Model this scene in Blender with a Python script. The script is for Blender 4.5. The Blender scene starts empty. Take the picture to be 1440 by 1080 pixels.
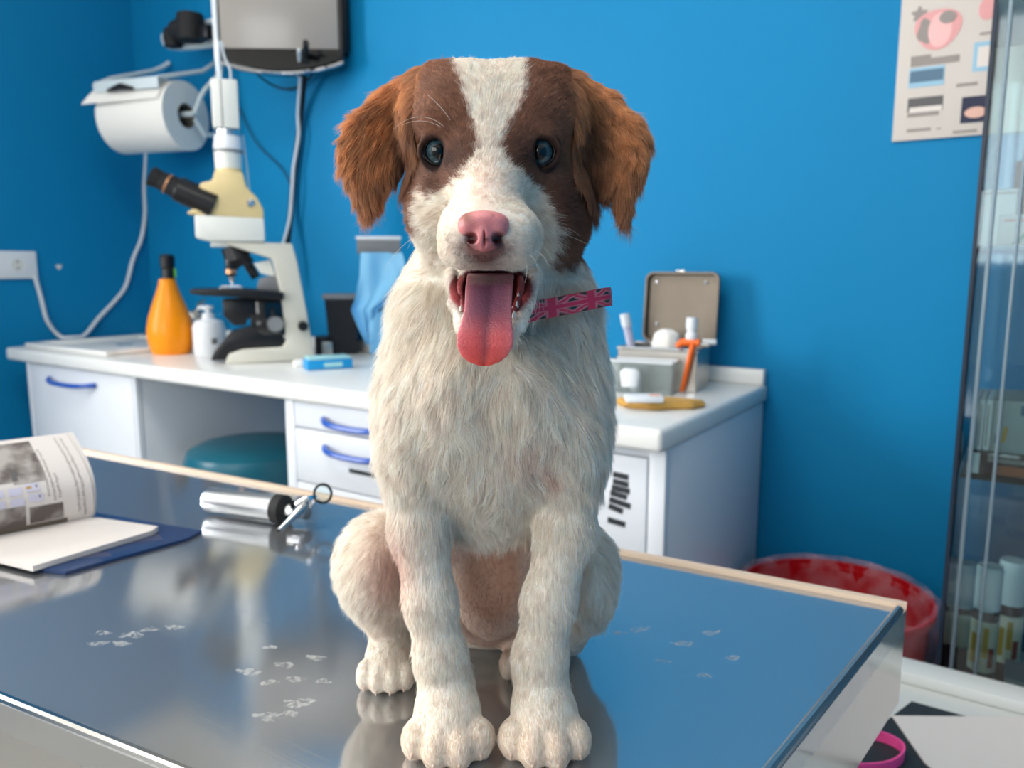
import bpy, bmesh, math, random
import numpy as np
from mathutils import Vector, Matrix
random.seed(7)
rng = np.random.default_rng(11)
sc = bpy.context.scene
COL = sc.collection
pi = math.pi

# ------------------------------------------------------------------ camera
FPX = 1100.0
PITCH = math.atan(168 / 1100.0)
YAW = math.radians(33.8)
CAMZ = 1.14
CAM = np.array([0.0, 0.0, CAMZ])
FWD = np.array([-math.sin(YAW) * math.cos(PITCH), math.cos(YAW) * math.cos(PITCH), -math.sin(PITCH)])
RGT = np.array([math.cos(YAW), math.sin(YAW), 0.0])
UPV = np.cross(RGT, FWD)
HOR = np.array([-math.sin(YAW), math.cos(YAW), 0.0])

cd = bpy.data.cameras.new('camera')
cam = bpy.data.objects.new('camera', cd)
COL.objects.link(cam)
cd.sensor_width = 36
cd.lens = FPX / 1440 * 36
cd.clip_start = 0.02
cam.location = CAM
cam.rotation_euler = (pi / 2 - PITCH, 0, YAW)
cd.dof.use_dof = True
cd.dof.focus_distance = 0.42
cd.dof.aperture_fstop = 9.5
sc.camera = cam

# ------------------------------------------------------------------ world, lights, exposure
sc.view_settings.view_transform = 'Standard'
sc.view_settings.look = 'None'
sc.view_settings.gamma = 1
sc.view_settings.use_curve_mapping = False
sc.view_settings.exposure = 0.3
w = bpy.data.worlds.new('daylight')
sc.world = w
w.use_nodes = True
w.node_tree.nodes['Background'].inputs[0].default_value = (0.72, 0.86, 1.0, 1)
w.node_tree.nodes['Background'].inputs[1].default_value = 1.2

def area(name, loc, target, sx, sy, power, color):
    l = bpy.data.lights.new(name, 'AREA')
    l.shape = 'RECTANGLE'; l.size = sx; l.size_y = sy
    l.energy = power; l.color = color
    o = bpy.data.objects.new(name, l)
    COL.objects.link(o)
    o.location = loc
    d = Vector(target) - Vector(loc)
    o.rotation_euler = d.to_track_quat('-Z', 'Y').to_euler()
    return o
area('window_daylight', (-2.66, -0.62, 1.62), (-1.0, -0.62, 1.62), 1.15, 1.2, 72, (1.0, 0.97, 0.93))
area('window_daylight_front', (-0.45, -1.99, 1.7), (-0.45, 0.0, 1.6), 1.5, 1.1, 20, (1.0, 0.96, 0.92))
area('overhead_fill_light', (-0.7, 0.15, 2.56), (-0.7, 0.15, 0.0), 1.1, 0.55, 12, (1.0, 0.97, 0.93))  # invented overhead lamp, added as soft fill for upward faces

# ------------------------------------------------------------------ placing helpers
def ray(px, py):
    return FWD * FPX + RGT * (px - 720) + UPV * (540 - py)
def onz(px, py, z):
    d = ray(px, py); return CAM + d * (z - CAMZ) / d[2]
def ony(px, py, y):
    d = ray(px, py); return CAM + d * y / d[1]
def onx(px, py, x):
    d = ray(px, py); return CAM + d * x / d[0]
def onv(px, py, v):
    d = ray(px, py); return CAM + d * v / (d @ HOR)
def mpp(p):
    return float((np.array(p) - CAM) @ FWD) / FPX      # metres per photo pixel at p
def facing(p):
    return math.atan2(p[1], p[0]) - pi / 2              # rotz that turns local -Y towards the camera

# ------------------------------------------------------------------ materials
def lin(c):
    return tuple(((v / 255) / 12.92 if v / 255 <= 0.04045 else ((v / 255 + 0.055) / 1.055) ** 2.4) for v in c[:3])
MATS = {}
def mat(name, rgb, rough=0.5, metal=0.0, spec=0.5, noise=0.0, nscale=40, bump=0.0, bscale=200, trans=0.0, alpha=1.0, coat=0.0, ior=1.45, sss=0.0, attr=None):
    if name in MATS: return MATS[name]
    m = bpy.data.materials.new(name)
    m.use_nodes = True
    nt = m.node_tree; N = nt.nodes; L = nt.links
    b = N['Principled BSDF']
    c = (*lin(rgb), 1)
    b.inputs['Base Color'].default_value = c
    b.inputs['Roughness'].default_value = rough
    b.inputs['Metallic'].default_value = metal
    b.inputs['Specular IOR Level'].default_value = spec
    b.inputs['Transmission Weight'].default_value = trans
    b.inputs['Alpha'].default_value = alpha
    b.inputs['Coat Weight'].default_value = coat
    b.inputs['IOR'].default_value = ior
    if sss:
        b.inputs['Subsurface Weight'].default_value = sss
        b.inputs['Subsurface Radius'].default_value = (0.012, 0.004, 0.003)
        b.inputs['Subsurface Scale'].default_value = 0.5
    if attr:
        a = N.new('ShaderNodeAttribute'); a.attribute_name = attr
        L.new(a.outputs['Color'], b.inputs['Base Color'])
    elif noise:
        tc = N.new('ShaderNodeTexCoord')
        n = N.new('ShaderNodeTexNoise'); n.inputs['Scale'].default_value = nscale; n.inputs['Detail'].default_value = 5
        L.new(tc.outputs['Object'], n.inputs['Vector'])
        r = N.new('ShaderNodeMix'); r.data_type = 'RGBA'
        r.inputs['A'].default_value = tuple(min(1, v * (1 - noise)) for v in c[:3]) + (1,)
        r.inputs['B'].default_value = tuple(min(1, v * (1 + noise)) for v in c[:3]) + (1,)
        L.new(n.outputs['Fac'], r.inputs['Factor'])
        L.new(r.outputs['Result'], b.inputs['Base Color'])
    if bump:
        tc2 = N.new('ShaderNodeTexCoord')
        n2 = N.new('ShaderNodeTexNoise'); n2.inputs['Scale'].default_value = bscale; n2.inputs['Detail'].default_value = 4
        L.new(tc2.outputs['Object'], n2.inputs['Vector'])
        bp = N.new('ShaderNodeBump'); bp.inputs['Strength'].default_value = bump; bp.inputs['Distance'].default_value = 0.002
        L.new(n2.outputs['Fac'], bp.inputs['Height'])
        L.new(bp.outputs['Normal'], b.inputs['Normal'])
    MATS[name] = m
    return m
def wall_paint(name, blue):
    m = mat(name, blue, 0.5, spec=0.16, bump=0.12, bscale=120)
    nt = m.node_tree; N = nt.nodes; L = nt.links; b = N['Principled BSDF']
    g = N.new('ShaderNodeNewGeometry'); s = N.new('ShaderNodeSeparateXYZ')
    L.new(g.outputs['Position'], s.inputs[0])
    gt = N.new('ShaderNodeMath'); gt.operation = 'GREATER_THAN'; gt.inputs[1].default_value = 2.2
    L.new(s.outputs['Z'], gt.inputs[0])
    n = N.new('ShaderNodeTexNoise'); n.inputs['Scale'].default_value = 1.6; n.inputs['Detail'].default_value = 6
    L.new(g.outputs['Position'], n.inputs['Vector'])
    c = lin(blue)
    r = N.new('ShaderNodeMix'); r.data_type = 'RGBA'
    r.inputs['A'].default_value = tuple(v * 0.93 for v in c) + (1,)
    r.inputs['B'].default_value = tuple(v * 1.07 for v in c) + (1,)
    L.new(n.outputs['Fac'], r.inputs['Factor'])
    r2 = N.new('ShaderNodeMix'); r2.data_type = 'RGBA'
    L.new(gt.outputs[0], r2.inputs['Factor'])
    L.new(r.outputs['Result'], r2.inputs['A'])
    r2.inputs['B'].default_value = (*lin((226, 220, 208)), 1)
    L.new(r2.outputs['Result'], b.inputs['Base Color'])
    return m
def steel_top():
    m = mat('brushed_steel_top', (196, 198, 200), 0.13, metal=1.0)
    nt = m.node_tree; N = nt.nodes; L = nt.links; b = N['Principled BSDF']
    tc = N.new('ShaderNodeTexCoord')
    # cloudy wipe marks
    n = N.new('ShaderNodeTexNoise'); n.inputs['Scale'].default_value = 9; n.inputs['Detail'].default_value = 7; n.inputs['Roughness'].default_value = 0.65
    L.new(tc.outputs['Object'], n.inputs['Vector'])
    mr = N.new('ShaderNodeMapRange'); mr.inputs['From Min'].default_value = 0.3; mr.inputs['From Max'].default_value = 0.75
    mr.inputs['To Min'].default_value = 0.04; mr.inputs['To Max'].default_value = 0.11
    L.new(n.outputs['Fac'], mr.inputs['Value'])
    # fine brushing along the table
    mp = N.new('ShaderNodeMapping'); mp.inputs['Scale'].default_value = (3, 900, 1)
    L.new(tc.outputs['Object'], mp.inputs['Vector'])
    n2 = N.new('ShaderNodeTexNoise'); n2.inputs['Scale'].default_value = 1; n2.inputs['Detail'].default_value = 2
    L.new(mp.outputs['Vector'], n2.inputs['Vector'])
    bp = N.new('ShaderNodeBump'); bp.inputs['Strength'].default_value = 0.035; bp.inputs['Distance'].default_value = 0.001
    L.new(n2.outputs['Fac'], bp.inputs['Height'])
    L.new(bp.outputs['Normal'], b.inputs['Normal'])
    L.new(mr.outputs['Result'], b.inputs['Roughness'])
    # worn film of wipe streaks: a second, much rougher lobe
    g2 = N.new('ShaderNodeBsdfPrincipled'); g2.inputs['Base Color'].default_value = (*lin((206, 208, 210)), 1); g2.inputs['Metallic'].default_value = 1.0; g2.inputs['Roughness'].default_value = 0.52
    mx = N.new('ShaderNodeMixShader'); mx.inputs[0].default_value = 0.27
    L.new(b.outputs[0], mx.inputs[1]); L.new(g2.outputs[0], mx.inputs[2]); L.new(mx.outputs[0], N['Material Output'].inputs['Surface'])
    return m

M = dict(
    blue=wall_paint('blue_wall_paint', (14, 126, 178)),
    ceil=mat('white_ceiling', (232, 228, 220), 0.8),
    floor=mat('grey_floor_vinyl', (150, 146, 138), 0.35, noise=0.15, nscale=6),
    white=mat('white_lacquer', (226, 230, 236), 0.32, noise=0.02, nscale=8),
    whitetop=mat('white_worktop', (236, 236, 232), 0.25, noise=0.02, nscale=12),
    inner=mat('cabinet_inside_white', (214, 216, 212), 0.45),
    bluebar=mat('blue_plastic_handle', (28, 84, 178), 0.3),
    steel=mat('polished_steel', (205, 205, 205), 0.16, metal=1.0, bump=0.03, bscale=300),
    steelm=mat('satin_steel', (190, 186, 180), 0.3, metal=1.0, noise=0.05, nscale=30),
    tin=mat('aged_tin', (110, 101, 90), 0.36, metal=0.6, noise=0.3, nscale=14),
    seald=mat('dark_edge_seal', (20, 36, 54), 0.4),
    dullal=mat('dull_aluminium', (124, 142, 152), 0.45, metal=0.5),
    chrome=mat('chrome', (225, 225, 228), 0.07, metal=1.0),
    alum=mat('brushed_aluminium', (205, 208, 212), 0.28, metal=1.0),
    top=steel_top(),
    cream=mat('cream_reflection_edging', (216, 192, 168), 0.35),
    black=mat('black_plastic', (18, 18, 22), 0.35),
    blackg=mat('glossy_black', (14, 14, 16), 0.08, coat=0.5),
    rubber=mat('black_rubber', (24, 24, 26), 0.7),
    grey=mat('grey_plastic', (120, 122, 126), 0.45),
    teal=mat('teal_vinyl', (24, 98, 118), 0.33, bump=0.1, bscale=60),
    orange=mat('orange_rubber', (250, 150, 8), 0.33, spec=0.4),
    orange2=mat('orange_plastic', (245, 110, 30), 0.35),
    paper=mat('white_paper', (222, 214, 208), 0.85, noise=0.02, nscale=30),
    tissue=mat('tissue_paper', (240, 238, 232), 0.95, bump=0.4, bscale=260),
    card=mat('brown_card_core', (110, 100, 88), 0.9),
    wire=mat('white_painted_metal', (205, 218, 222), 0.35),
    cable=mat('white_cable', (216, 222, 226), 0.4),
    scope=mat('microscope_grey_enamel', (206, 204, 192), 0.4),
    scopew=mat('microscope_white_enamel', (226, 228, 222), 0.35),
    yellow=mat('aged_cream_plastic', (226, 204, 150), 0.4),
    screen=mat('tv_screen_reflected_grey', (150, 145, 140), 0.22, spec=0.6),  # grey base colour carries the room's reflection in the switched-off screen
    glass=mat('clear_glass', (235, 245, 245), 0.03, trans=1.0, ior=1.12),
    plastic=mat('clear_plastic', (225, 232, 232), 0.12, trans=0.9, ior=1.15),
    red=mat('red_plastic', (190, 12, 22), 0.35),
    bluecloth=mat('light_blue_plastic_bag', (136, 204, 244), 0.4, bump=0.5, bscale=40),
    gold=mat('tan_crumpled_paper', (206, 158, 78), 0.6, noise=0.25, nscale=60, bump=0.5, bscale=90),
    folder=mat('navy_folder', (30, 56, 98), 0.25, noise=0.1, nscale=20),
    bluebox=mat('blue_carton', (16, 150, 214), 0.4),
    palecap=mat('pale_cyan_lid', (168, 218, 222), 0.4),
    pink=mat('pink_nylon', (250, 84, 158), 0.5),
    dark=mat('dark_mat', (42, 48, 52), 0.6),
    darkred=mat('maroon_glass', (58, 26, 30), 0.12, coat=0.4),
    darkb=mat('dark_blue_carton', (40, 40, 62), 0.4),
    greyc=mat('grey_carton', (168, 176, 176), 0.5),
    label=mat('cream_label', (222, 212, 190), 0.5),
    labelg=mat('gold_label_print', (196, 152, 60), 0.5),
    labelr=mat('red_label_print', (150, 60, 40), 0.5),
    poster=mat('poster_paper', (200, 192, 185), 0.35),
    ink=mat('grey_print', (96, 94, 96), 0.7),
    inkl=mat('pale_grey_print', (150, 142, 138), 0.7),
    pinkprint=mat('pink_print', (222, 160, 160), 0.6),
    blueprint=mat('slate_blue_print', (86, 116, 140), 0.6),
    bluepale=mat('pale_blue_print', (150, 190, 212), 0.6),
    navyprint=mat('navy_print', (34, 40, 66), 0.6),
    copper=mat('copper_ring', (220, 160, 120), 0.3, metal=0.8),
    green=mat('green_sticker', (120, 210, 60), 0.5),
    tealstripe=mat('teal_print', (60, 176, 168), 0.5),
    orangeprint=mat('orange_print', (170, 92, 50), 0.5),
    seal=mat('translucent_white_plastic', (228, 232, 236), 0.4),
)
def bag_mat():
    m = mat('clear_bag_film', (250, 190, 200), 0.15, spec=0.8)
    nt = m.node_tree; N = nt.nodes; L = nt.links; b = N['Principled BSDF']
    t = N.new('ShaderNodeBsdfTransparent'); x = N.new('ShaderNodeMixShader')
    tc = N.new('ShaderNodeTexCoord'); n = N.new('ShaderNodeTexNoise'); n.inputs['Scale'].default_value = 22; n.inputs['Detail'].default_value = 5
    L.new(tc.outputs['Object'], n.inputs['Vector'])
    mr = N.new('ShaderNodeMapRange'); mr.inputs['From Min'].default_value = 0.35; mr.inputs['From Max'].default_value = 0.7
    mr.inputs['To Min'].default_value = 0.05; mr.inputs['To Max'].default_value = 0.42
    L.new(n.outputs['Fac'], mr.inputs['Value']); L.new(mr.outputs['Result'], x.inputs[0])
    L.new(t.outputs[0], x.inputs[1]); L.new(b.outputs[0], x.inputs[2])
    L.new(x.outputs[0], N['Material Output'].inputs['Surface'])
    return m
M['bag'] = bag_mat()
def pane_mat():
    m = mat('display_glass', (150, 190, 195), 0.05, spec=0.8)
    nt = m.node_tree; N = nt.nodes; L = nt.links; b = N['Principled BSDF']
    t = N.new('ShaderNodeBsdfTransparent'); t.inputs[0].default_value = (0.82, 0.92, 0.93, 1)
    x = N.new('ShaderNodeMixShader'); fr = N.new('ShaderNodeFresnel'); fr.inputs[0].default_value = 1.5
    g = N.new('ShaderNodeBsdfGlossy'); g.inputs['Roughness'].default_value = 0.04
    L.new(fr.outputs[0], x.inputs[0]); L.new(t.outputs[0], x.inputs[1]); L.new(g.outputs[0], x.inputs[2])
    L.new(x.outputs[0], N['Material Output'].inputs['Surface'])
    return m
M['pane'] = pane_mat()

# ------------------------------------------------------------------ object helpers
def thing(name, label, cat, loc=(0, 0, 0), rotz=0.0, group=None):
    o = bpy.data.objects.new(name, None)
    COL.objects.link(o)
    o.empty_display_size = 0.05
    o.location = tuple(float(v) for v in loc); o.rotation_euler = (0, 0, rotz)
    o['label'] = label; o['category'] = cat
    if group: o['group'] = group
    return o
def tag(o, label, cat, group=None, kind=None):
    o['label'] = label; o['category'] = cat
    if group: o['group'] = group
    if kind: o['kind'] = kind
    return o

class G:
    """collects simple shapes into one mesh"""
    def __init__(s): s.v = []; s.f = []; s.m = []; s.cm = 0
    def add(s, vs, fs):
        n = len(s.v)
        s.v += [tuple(float(c) for c in p) for p in vs]
        s.f += [tuple(i + n for i in f) for f in fs]
        s.m += [s.cm] * len(fs)
        return s
    def mi(s, i): s.cm = i; return s
    def box(s, c, size, r=0.0, rot=None):
        bm = bmesh.new()
        bmesh.ops.create_cube(bm, size=1)
        for v in bm.verts: v.co = Vector((v.co.x * size[0], v.co.y * size[1], v.co.z * size[2]))
        if r > 0:
            bmesh.ops.bevel(bm, geom=bm.edges[:], offset=r, segments=2, profile=0.5, affect='EDGES')
        R = rot.to_matrix() if rot is not None else Matrix.Identity(3)
        bm.verts.index_update()
        vs = [tuple(R @ v.co + Vector([float(k) for k in c])) for v in bm.verts]
        fs = [[v.index for v in f.verts] for f in bm.faces]
        bm.free()
        return s.add(vs, fs)
    def bb(s, lo, hi, r=0.0):
        return s.box([(a + b) / 2 for a, b in zip(lo, hi)], [abs(b - a) for a, b in zip(lo, hi)], r)
    def lathe(s, prof, seg=24, o=(0, 0, 0), axis='Z', sx=1.0, sy=1.0, fn=None):
        vs = []; fs = []
        for r, z in prof:
            for k in range(seg):
                a = 2 * pi * k / seg
                rr = r * (fn(a, z) if fn else 1)
                p = (rr * math.cos(a) * sx, rr * math.sin(a) * sy, z)
                if axis == 'X': p = (p[2], p[0], p[1])
                elif axis == 'Y': p = (p[0], p[2], p[1])
                elif axis != 'Z': p = tuple(axis @ Vector(p))
                vs.append((p[0] + o[0], p[1] + o[1], p[2] + o[2]))
        n = len(prof)
        for i in range(n - 1):
            for k in range(seg):
                a = i * seg + k; b = i * seg + (k + 1) % seg
                fs.append((a, b, b + seg, a + seg))
        if prof[0][0] > 1e-6: fs.append(tuple(reversed(range(seg))))
        if prof[-1][0] > 1e-6: fs.append(tuple(range((n - 1) * seg, n * seg)))
        return s.add(vs, fs)
    def tube(s, pts, r, seg=8, closed=False, flat=1.0):
        P = [Vector([float(c) for c in p]) for p in pts]; n = len(P)
        R = r if isinstance(r, (list, tuple)) else [r] * n
        vs = []; fs = []; prev = None
        for i in range(n):
            if closed: t = P[(i + 1) % n] - P[i - 1]
            else: t = P[min(i + 1, n - 1)] - P[max(i - 1, 0)]
            t.normalize()
            if prev is None:
                a = Vector((0, 0, 1)) if abs(t.z) < 0.9 else Vector((1, 0, 0))
                u = t.cross(a).normalized()
            else:
                u = (prev - t * prev.dot(t)).normalized()
            w_ = t.cross(u); prev = u
            for k in range(seg):
                a = 2 * pi * k / seg
                vs.append(P[i] + (u * math.cos(a) + w_ * math.sin(a) * flat) * R[i])
        m = n if closed else n - 1
        for i in range(m):
            j = (i + 1) % n
            for k in range(seg):
                k2 = (k + 1) % seg
                fs.append((i * seg + k, i * seg + k2, j * seg + k2, j * seg + k))
        if not closed:
            fs.append(tuple(reversed(range(seg)))); fs.append(tuple(range((n - 1) * seg, n * seg)))
        return s.add(vs, fs)
    def prism(s, poly, d, plane='XZ', at=0.0):
        """poly: 2D outline (counter-clockwise), extruded by d from 'at' along the third axis"""
        n = len(poly)
        def P(a, b, c):
            return {'XZ': (a, c, b), 'XY': (a, b, c), 'YZ': (c, a, b)}[plane]
        vs = [P(a, b, at) for a, b in poly] + [P(a, b, at + d) for a, b in poly]
        fs = [tuple(range(n)), tuple(reversed(range(n, 2 * n)))]
        for i in range(n):
            j = (i + 1) % n
            fs.append((i, i + n, j + n, j))
        return s.add(vs, fs)
    def slab(s, pts, th):
        """polygon of 3D points thickened downwards"""
        n = len(pts)
        top = [tuple(p) for p in pts]; bot = [(p[0], p[1], p[2] - th) for p in pts]
        fs = [tuple(range(n)), tuple(reversed(range(n, 2 * n)))]
        for i in range(n):
            j = (i + 1) % n
            fs.append((i, i + n, j + n, j))
        return s.add(top + bot, fs)
    def sheet(s, fn, nu, nv, th=0.0):
        vs = [fn(i / nu, j / nv) for j in range(nv + 1) for i in range(nu + 1)]
        fs = [(j * (nu + 1) + i, j * (nu + 1) + i + 1, (j + 1) * (nu + 1) + i + 1, (j + 1) * (nu + 1) + i) for j in range(nv) for i in range(nu)]
        return s.add(vs, fs)

def mk(name, g, material, parent=None, world=False, loc=None, smooth=True, angle=35):
    me = bpy.data.meshes.new(name)
    vs = g.v
    if world and parent is not None:
        rt_ = parent
        while rt_.parent is not None: rt_ = rt_.parent
        a = -rt_.rotation_euler.z; L0 = rt_.location
        ca, sa = math.cos(a), math.sin(a)
        vs = [((x - L0.x) * ca - (y - L0.y) * sa, (x - L0.x) * sa + (y - L0.y) * ca, z - L0.z) for x, y, z in vs]
    me.from_pydata(vs, [], g.f)
    bm = bmesh.new(); bm.from_mesh(me)
    bmesh.ops.recalc_face_normals(bm, faces=bm.faces[:])
    bm.to_mesh(me); bm.free()
    ms = material if isinstance(material, (list, tuple)) else [material]
    for m_ in ms: me.materials.append(M[m_] if isinstance(m_, str) else m_)
    if len(ms) > 1:
        for p, i in zip(me.polygons, g.m): p.material_index = i
    if smooth:
        me.polygons.foreach_set('use_smooth', [True] * len(me.polygons))
        me.set_sharp_from_angle(angle=math.radians(angle))
    o = bpy.data.objects.new(name, me)
    COL.objects.link(o)
    if parent is not None: o.parent = parent
    if loc is not None: o.location = loc
    return o
def struct(name, g, material, parent=None):
    o = mk(name, g, material, parent)
    if parent is None: o['kind'] = 'structure'
    return o
# ================================================================== THE ROOM
XL, XR, YB, YF, ZC = -2.55, 1.3, 1.565, -1.9, 2.6
struct('floor', G().bb((XL - .1, YF - .1, -.1), (XR + .1, YB + .1, 0)), 'floor')
struct('ceiling', G().bb((XL - .1, YF - .1, ZC), (XR + .1, YB + .1, ZC + .1)), 'ceil')
struct('wall_back', G().bb((XL - .1, YB, 0), (XR + .1, YB + .1, ZC)), 'blue')
g = G()
g.bb((XL - .1, YF, 0), (XL, -1.2, ZC)); g.bb((XL - .1, -.04, 0), (XL, YB, ZC))
g.bb((XL - .1, -1.2, 0), (XL, -.04, .98)); g.bb((XL - .1, -1.2, 2.25), (XL, -.04, ZC))
wl = struct('wall_left', g, 'blue')
struct('wall_right', G().bb((XR, YF, 0), (XR + .1, YB, ZC)), 'blue')
g = G()
g.bb((XL, YF - .1, 0), (-1.2, YF, ZC)); g.bb((.3, YF - .1, 0), (XR, YF, ZC))
g.bb((-1.2, YF - .1, 0), (.3, YF, 1.1)); g.bb((-1.2, YF - .1, 2.3), (.3, YF, ZC))
struct('wall_front', g, mat('cream_wall', (226, 222, 214), 0.7))
for nm, (a, b, z0, z1), side in (('window_1', (-1.2, -.04, .98, 2.25), 'L'), ('window_2', (-1.2, .3, 1.1, 2.3), 'F')):
    g = G(); t = .045
    def wb(p0, p1, q0, q1):
        if side == 'L': g.bb((XL - .08, p0, q0), (XL - .03, p1, q1), .004)
        else: g.bb((p0, YF - .08, q0), (p1, YF - .03, q1), .004)
    wb(a, a + t, z0, z1); wb(b - t, b, z0, z1); wb(a, b, z0, z0 + t); wb(a, b, z1 - t, z1); wb((a + b) / 2 - .025, (a + b) / 2 + .025, z0, z1)
    wn = struct(nm, g, 'white')
# the chip in the left wall's paint
p = onx(83, 375, XL)
g = G().lathe([(0, 0.0), (.006, 0.0008), (.009, 0)], 9, tuple(p), 'X', 1, .8, lambda a, z: 1 + .3 * math.sin(3 * a))
struct('paint_chip', g, 'paper', wl)

# ------------------------------------------------------------------ the worktop and the cabinets under it
ZT = .905
XE = -.432
YW = 1.035
wt = thing('worktop', 'long white worktop running along the blue wall with a low upstand at the back', 'worktop', (-1.4, 1.3, ZT - .035))
g0 = G().prism([(-2.448, 1.046), (XE, YW - .004), (XE, YB - .004), (XL + .006, YB - .004)], .035, 'XY', ZT - .035)
bm_ = bmesh.new(); vv_ = [bm_.verts.new(v) for v in g0.v]
for f_ in g0.f: bm_.faces.new([vv_[i] for i in f_])
bmesh.ops.recalc_face_normals(bm_, faces=bm_.faces[:])
bmesh.ops.bevel(bm_, geom=bm_.edges[:], offset=.008, segments=3, profile=.5, affect='EDGES')
bm_.verts.index_update()
g = G().add([tuple(v.co) for v in bm_.verts], [tuple(v.index for v in f.verts) for f in bm_.faces]); bm_.free()
mk('board', g, 'whitetop', wt, world=True)
g = G().bb((XL + .01, YB - .026, ZT), (XE - .004, YB - .004, ZT + .03), .003)
mk('upstand', g, 'whitetop', wt, world=True)

YD = 1.06      # face of cabinet doors
def cabinet(x0, x1, label, fronts, vents=False):
    """fronts: list of (z0, z1, handle) drawer/door leaves"""
    c = thing('cabinet', label, 'cabinet', ((x0 + x1) / 2, 1.3, 0))
    g = G(); t = .018; y0, y1 = YD + .018, YB - .012; z0, z1 = .06, ZT - .036
    g.bb((x0, y0, z0), (x0 + t, y1, z1), .002); g.bb((x1 - t, y0, z0), (x1, y1, z1), .002)
    g.bb((x0 + t, y1 - .01, z0), (x1 - t, y1, z1)); g.bb((x0 + t, y0, z0), (x1 - t, y1, z0 + t)); g.bb((x0 + t, y0, z1 - t), (x1 - t, y1, z1))
    pass
    fa, fb = min(f[1] for f in fronts), max(f[2] for f in fronts)
    g.bb((x0, YD + .001, z0), (fa - .0025, y0, z1), .001); g.bb((fb + .0025, YD + .001, z0), (x1, y0, z1), .001)
    mk('carcass', g, 'white', c, world=True)
    g = G().bb((x0 + .02, y0 + .03, 0), (x1 - .02, y0 + .05, .06)); mk('plinth', g, 'grey', c, world=True)
    for kind, fx0, fx1, a, b, hs in fronts:
        g = G().bb((fx0, YD, a), (fx1, YD + .0165, b), .003)
        if vents and kind == 'door':
            d = mk(kind, g, 'white', c, world=True)
            for (vx, vz, w_, s_) in vents:
                gg = G().box((vx, YD - .0006, vz), (w_, .0016, .0085), 0, rot=Matrix.Rotation(s_, 3, 'Y').to_euler())
                v = mk('vent_slot', gg, 'dark', d, world=True)
        else:
            d = mk(kind, g, 'white', c, world=True)
        for hx, hz, hw in hs:
            pts = []
            for k in range(15):
                u = k / 14 * 2 - 1
                pts.append((hx + u * hw / 2, YD - .003 - .026 * (1 - u ** 4), hz - .006 * (1 - u * u)))
            gg = G().tube(pts, .0062, 8)
            mk('handle', gg, 'bluebar', d, world=True)
        if kind == 'drawer' and len(fronts) > 1 and .3 < a < hzat(410, 620):
            zz = hzat(503, 669); gg = G().bb((fx0 + .155, YD - .002, zz - .004), (fx0 + .225, YD + .0005, zz + .004))
            mk('label_slot', gg, 'dark', d, world=True)
    return c
def hzat(px, py): return float(ony(px, py, YD - .02)[2])
cabinet(-2.365, -1.822, 'white cabinet left of the knee space with one wide blue bow handle', [('door', -2.350, -1.836, .10, .866, [(-2.115, hzat(113, 541), .235)])])
cabinet(-1.275, -.87, 'white drawer cabinet right of the knee space with two blue bow handles',
        [('drawer', -1.247, -.885, hzat(410, 604) + .002, .866, [(-1.062, hzat(481, 597), .19)]), ('drawer', -1.247, -.885, hzat(410, 680) + .002, hzat(410, 604) - .001, [(-1.062, hzat(481, 637), .19)]), ('drawer', -1.247, -.885, .09, hzat(410, 680) - .001, [])])
vs = []
for (px, py, w_, s_) in ((873, 669, .026, .12), (873, 679, .026, .12), (873, 688, .03, .12), (870, 696, .028, .2), (872, 707, .036, .25), (866, 715, .024, .35), (867, 734, .03, .15)):
    q = ony(px, py, YD); vs.append((float(q[0]), float(q[2]), w_, s_ * .6))
cabinet(-.865, -.437, 'white end cabinet with short dark vent slots in its door, beside the red bin', [('door', -.85, -.466, .09, .852, [])], vents=vs)

# ------------------------------------------------------------------ sink with tap at the left end
sk = thing('sink', 'white sink bowl with a raised rim set into the left end of the worktop', 'sink', (-2.2, 1.28, ZT))
x0, x1, y0, y1 = -2.42, -1.99, 1.085, 1.45
g = G()
h = .012
g.bb((x0, y0, ZT + .0005), (x1, y0 + .035, ZT + h), .004); g.bb((x0, y1 - .035, ZT + .0005), (x1, y1, ZT + h), .004)
g.bb((x0, y0 + .033, ZT + .0005), (x0 + .035, y1 - .033, ZT + h), .004); g.bb((x1 - .035, y0 + .033, ZT + .0005), (x1, y1 - .033, ZT + h), .004)
mk('rim', g, 'whitetop', sk, world=True)
g = G().bb((x0 + .03, y0 + .03, ZT + .0006), (x1 - .03, y1 - .03, ZT + .003), .001)
mk('bowl', g, 'whitetop', sk, world=True)
mk('drain', G().lathe([(0, .004), (.02, .004), (.024, .003)], 20, (-2.22, 1.27, ZT)), 'chrome', sk, world=True)
tp = thing('tap', 'small worn metal tap standing behind the sink', 'tap', (-2.16, 1.475, ZT))
g = G().lathe([(.022, 0), (.022, .01), (.012, .015), (.011, .075), (.014, .08), (.014, .095), (0, .1)], 18)
mk('tap_body', g, 'steelm', tp)
g = G().tube([(0, 0, .06), (-.02, -.01, .085), (-.05, -.03, .098), (-.09, -.055, .09), (-.105, -.065, .075)], .0075, 10)
mk('spout', g, 'steelm', tp)
mk('tap_lever', G().tube([(0, 0, .095), (.02, -.005, .115), (.05, -.01, .125)], [.006, .005, .007], 8), 'steelm', tp)

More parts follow.
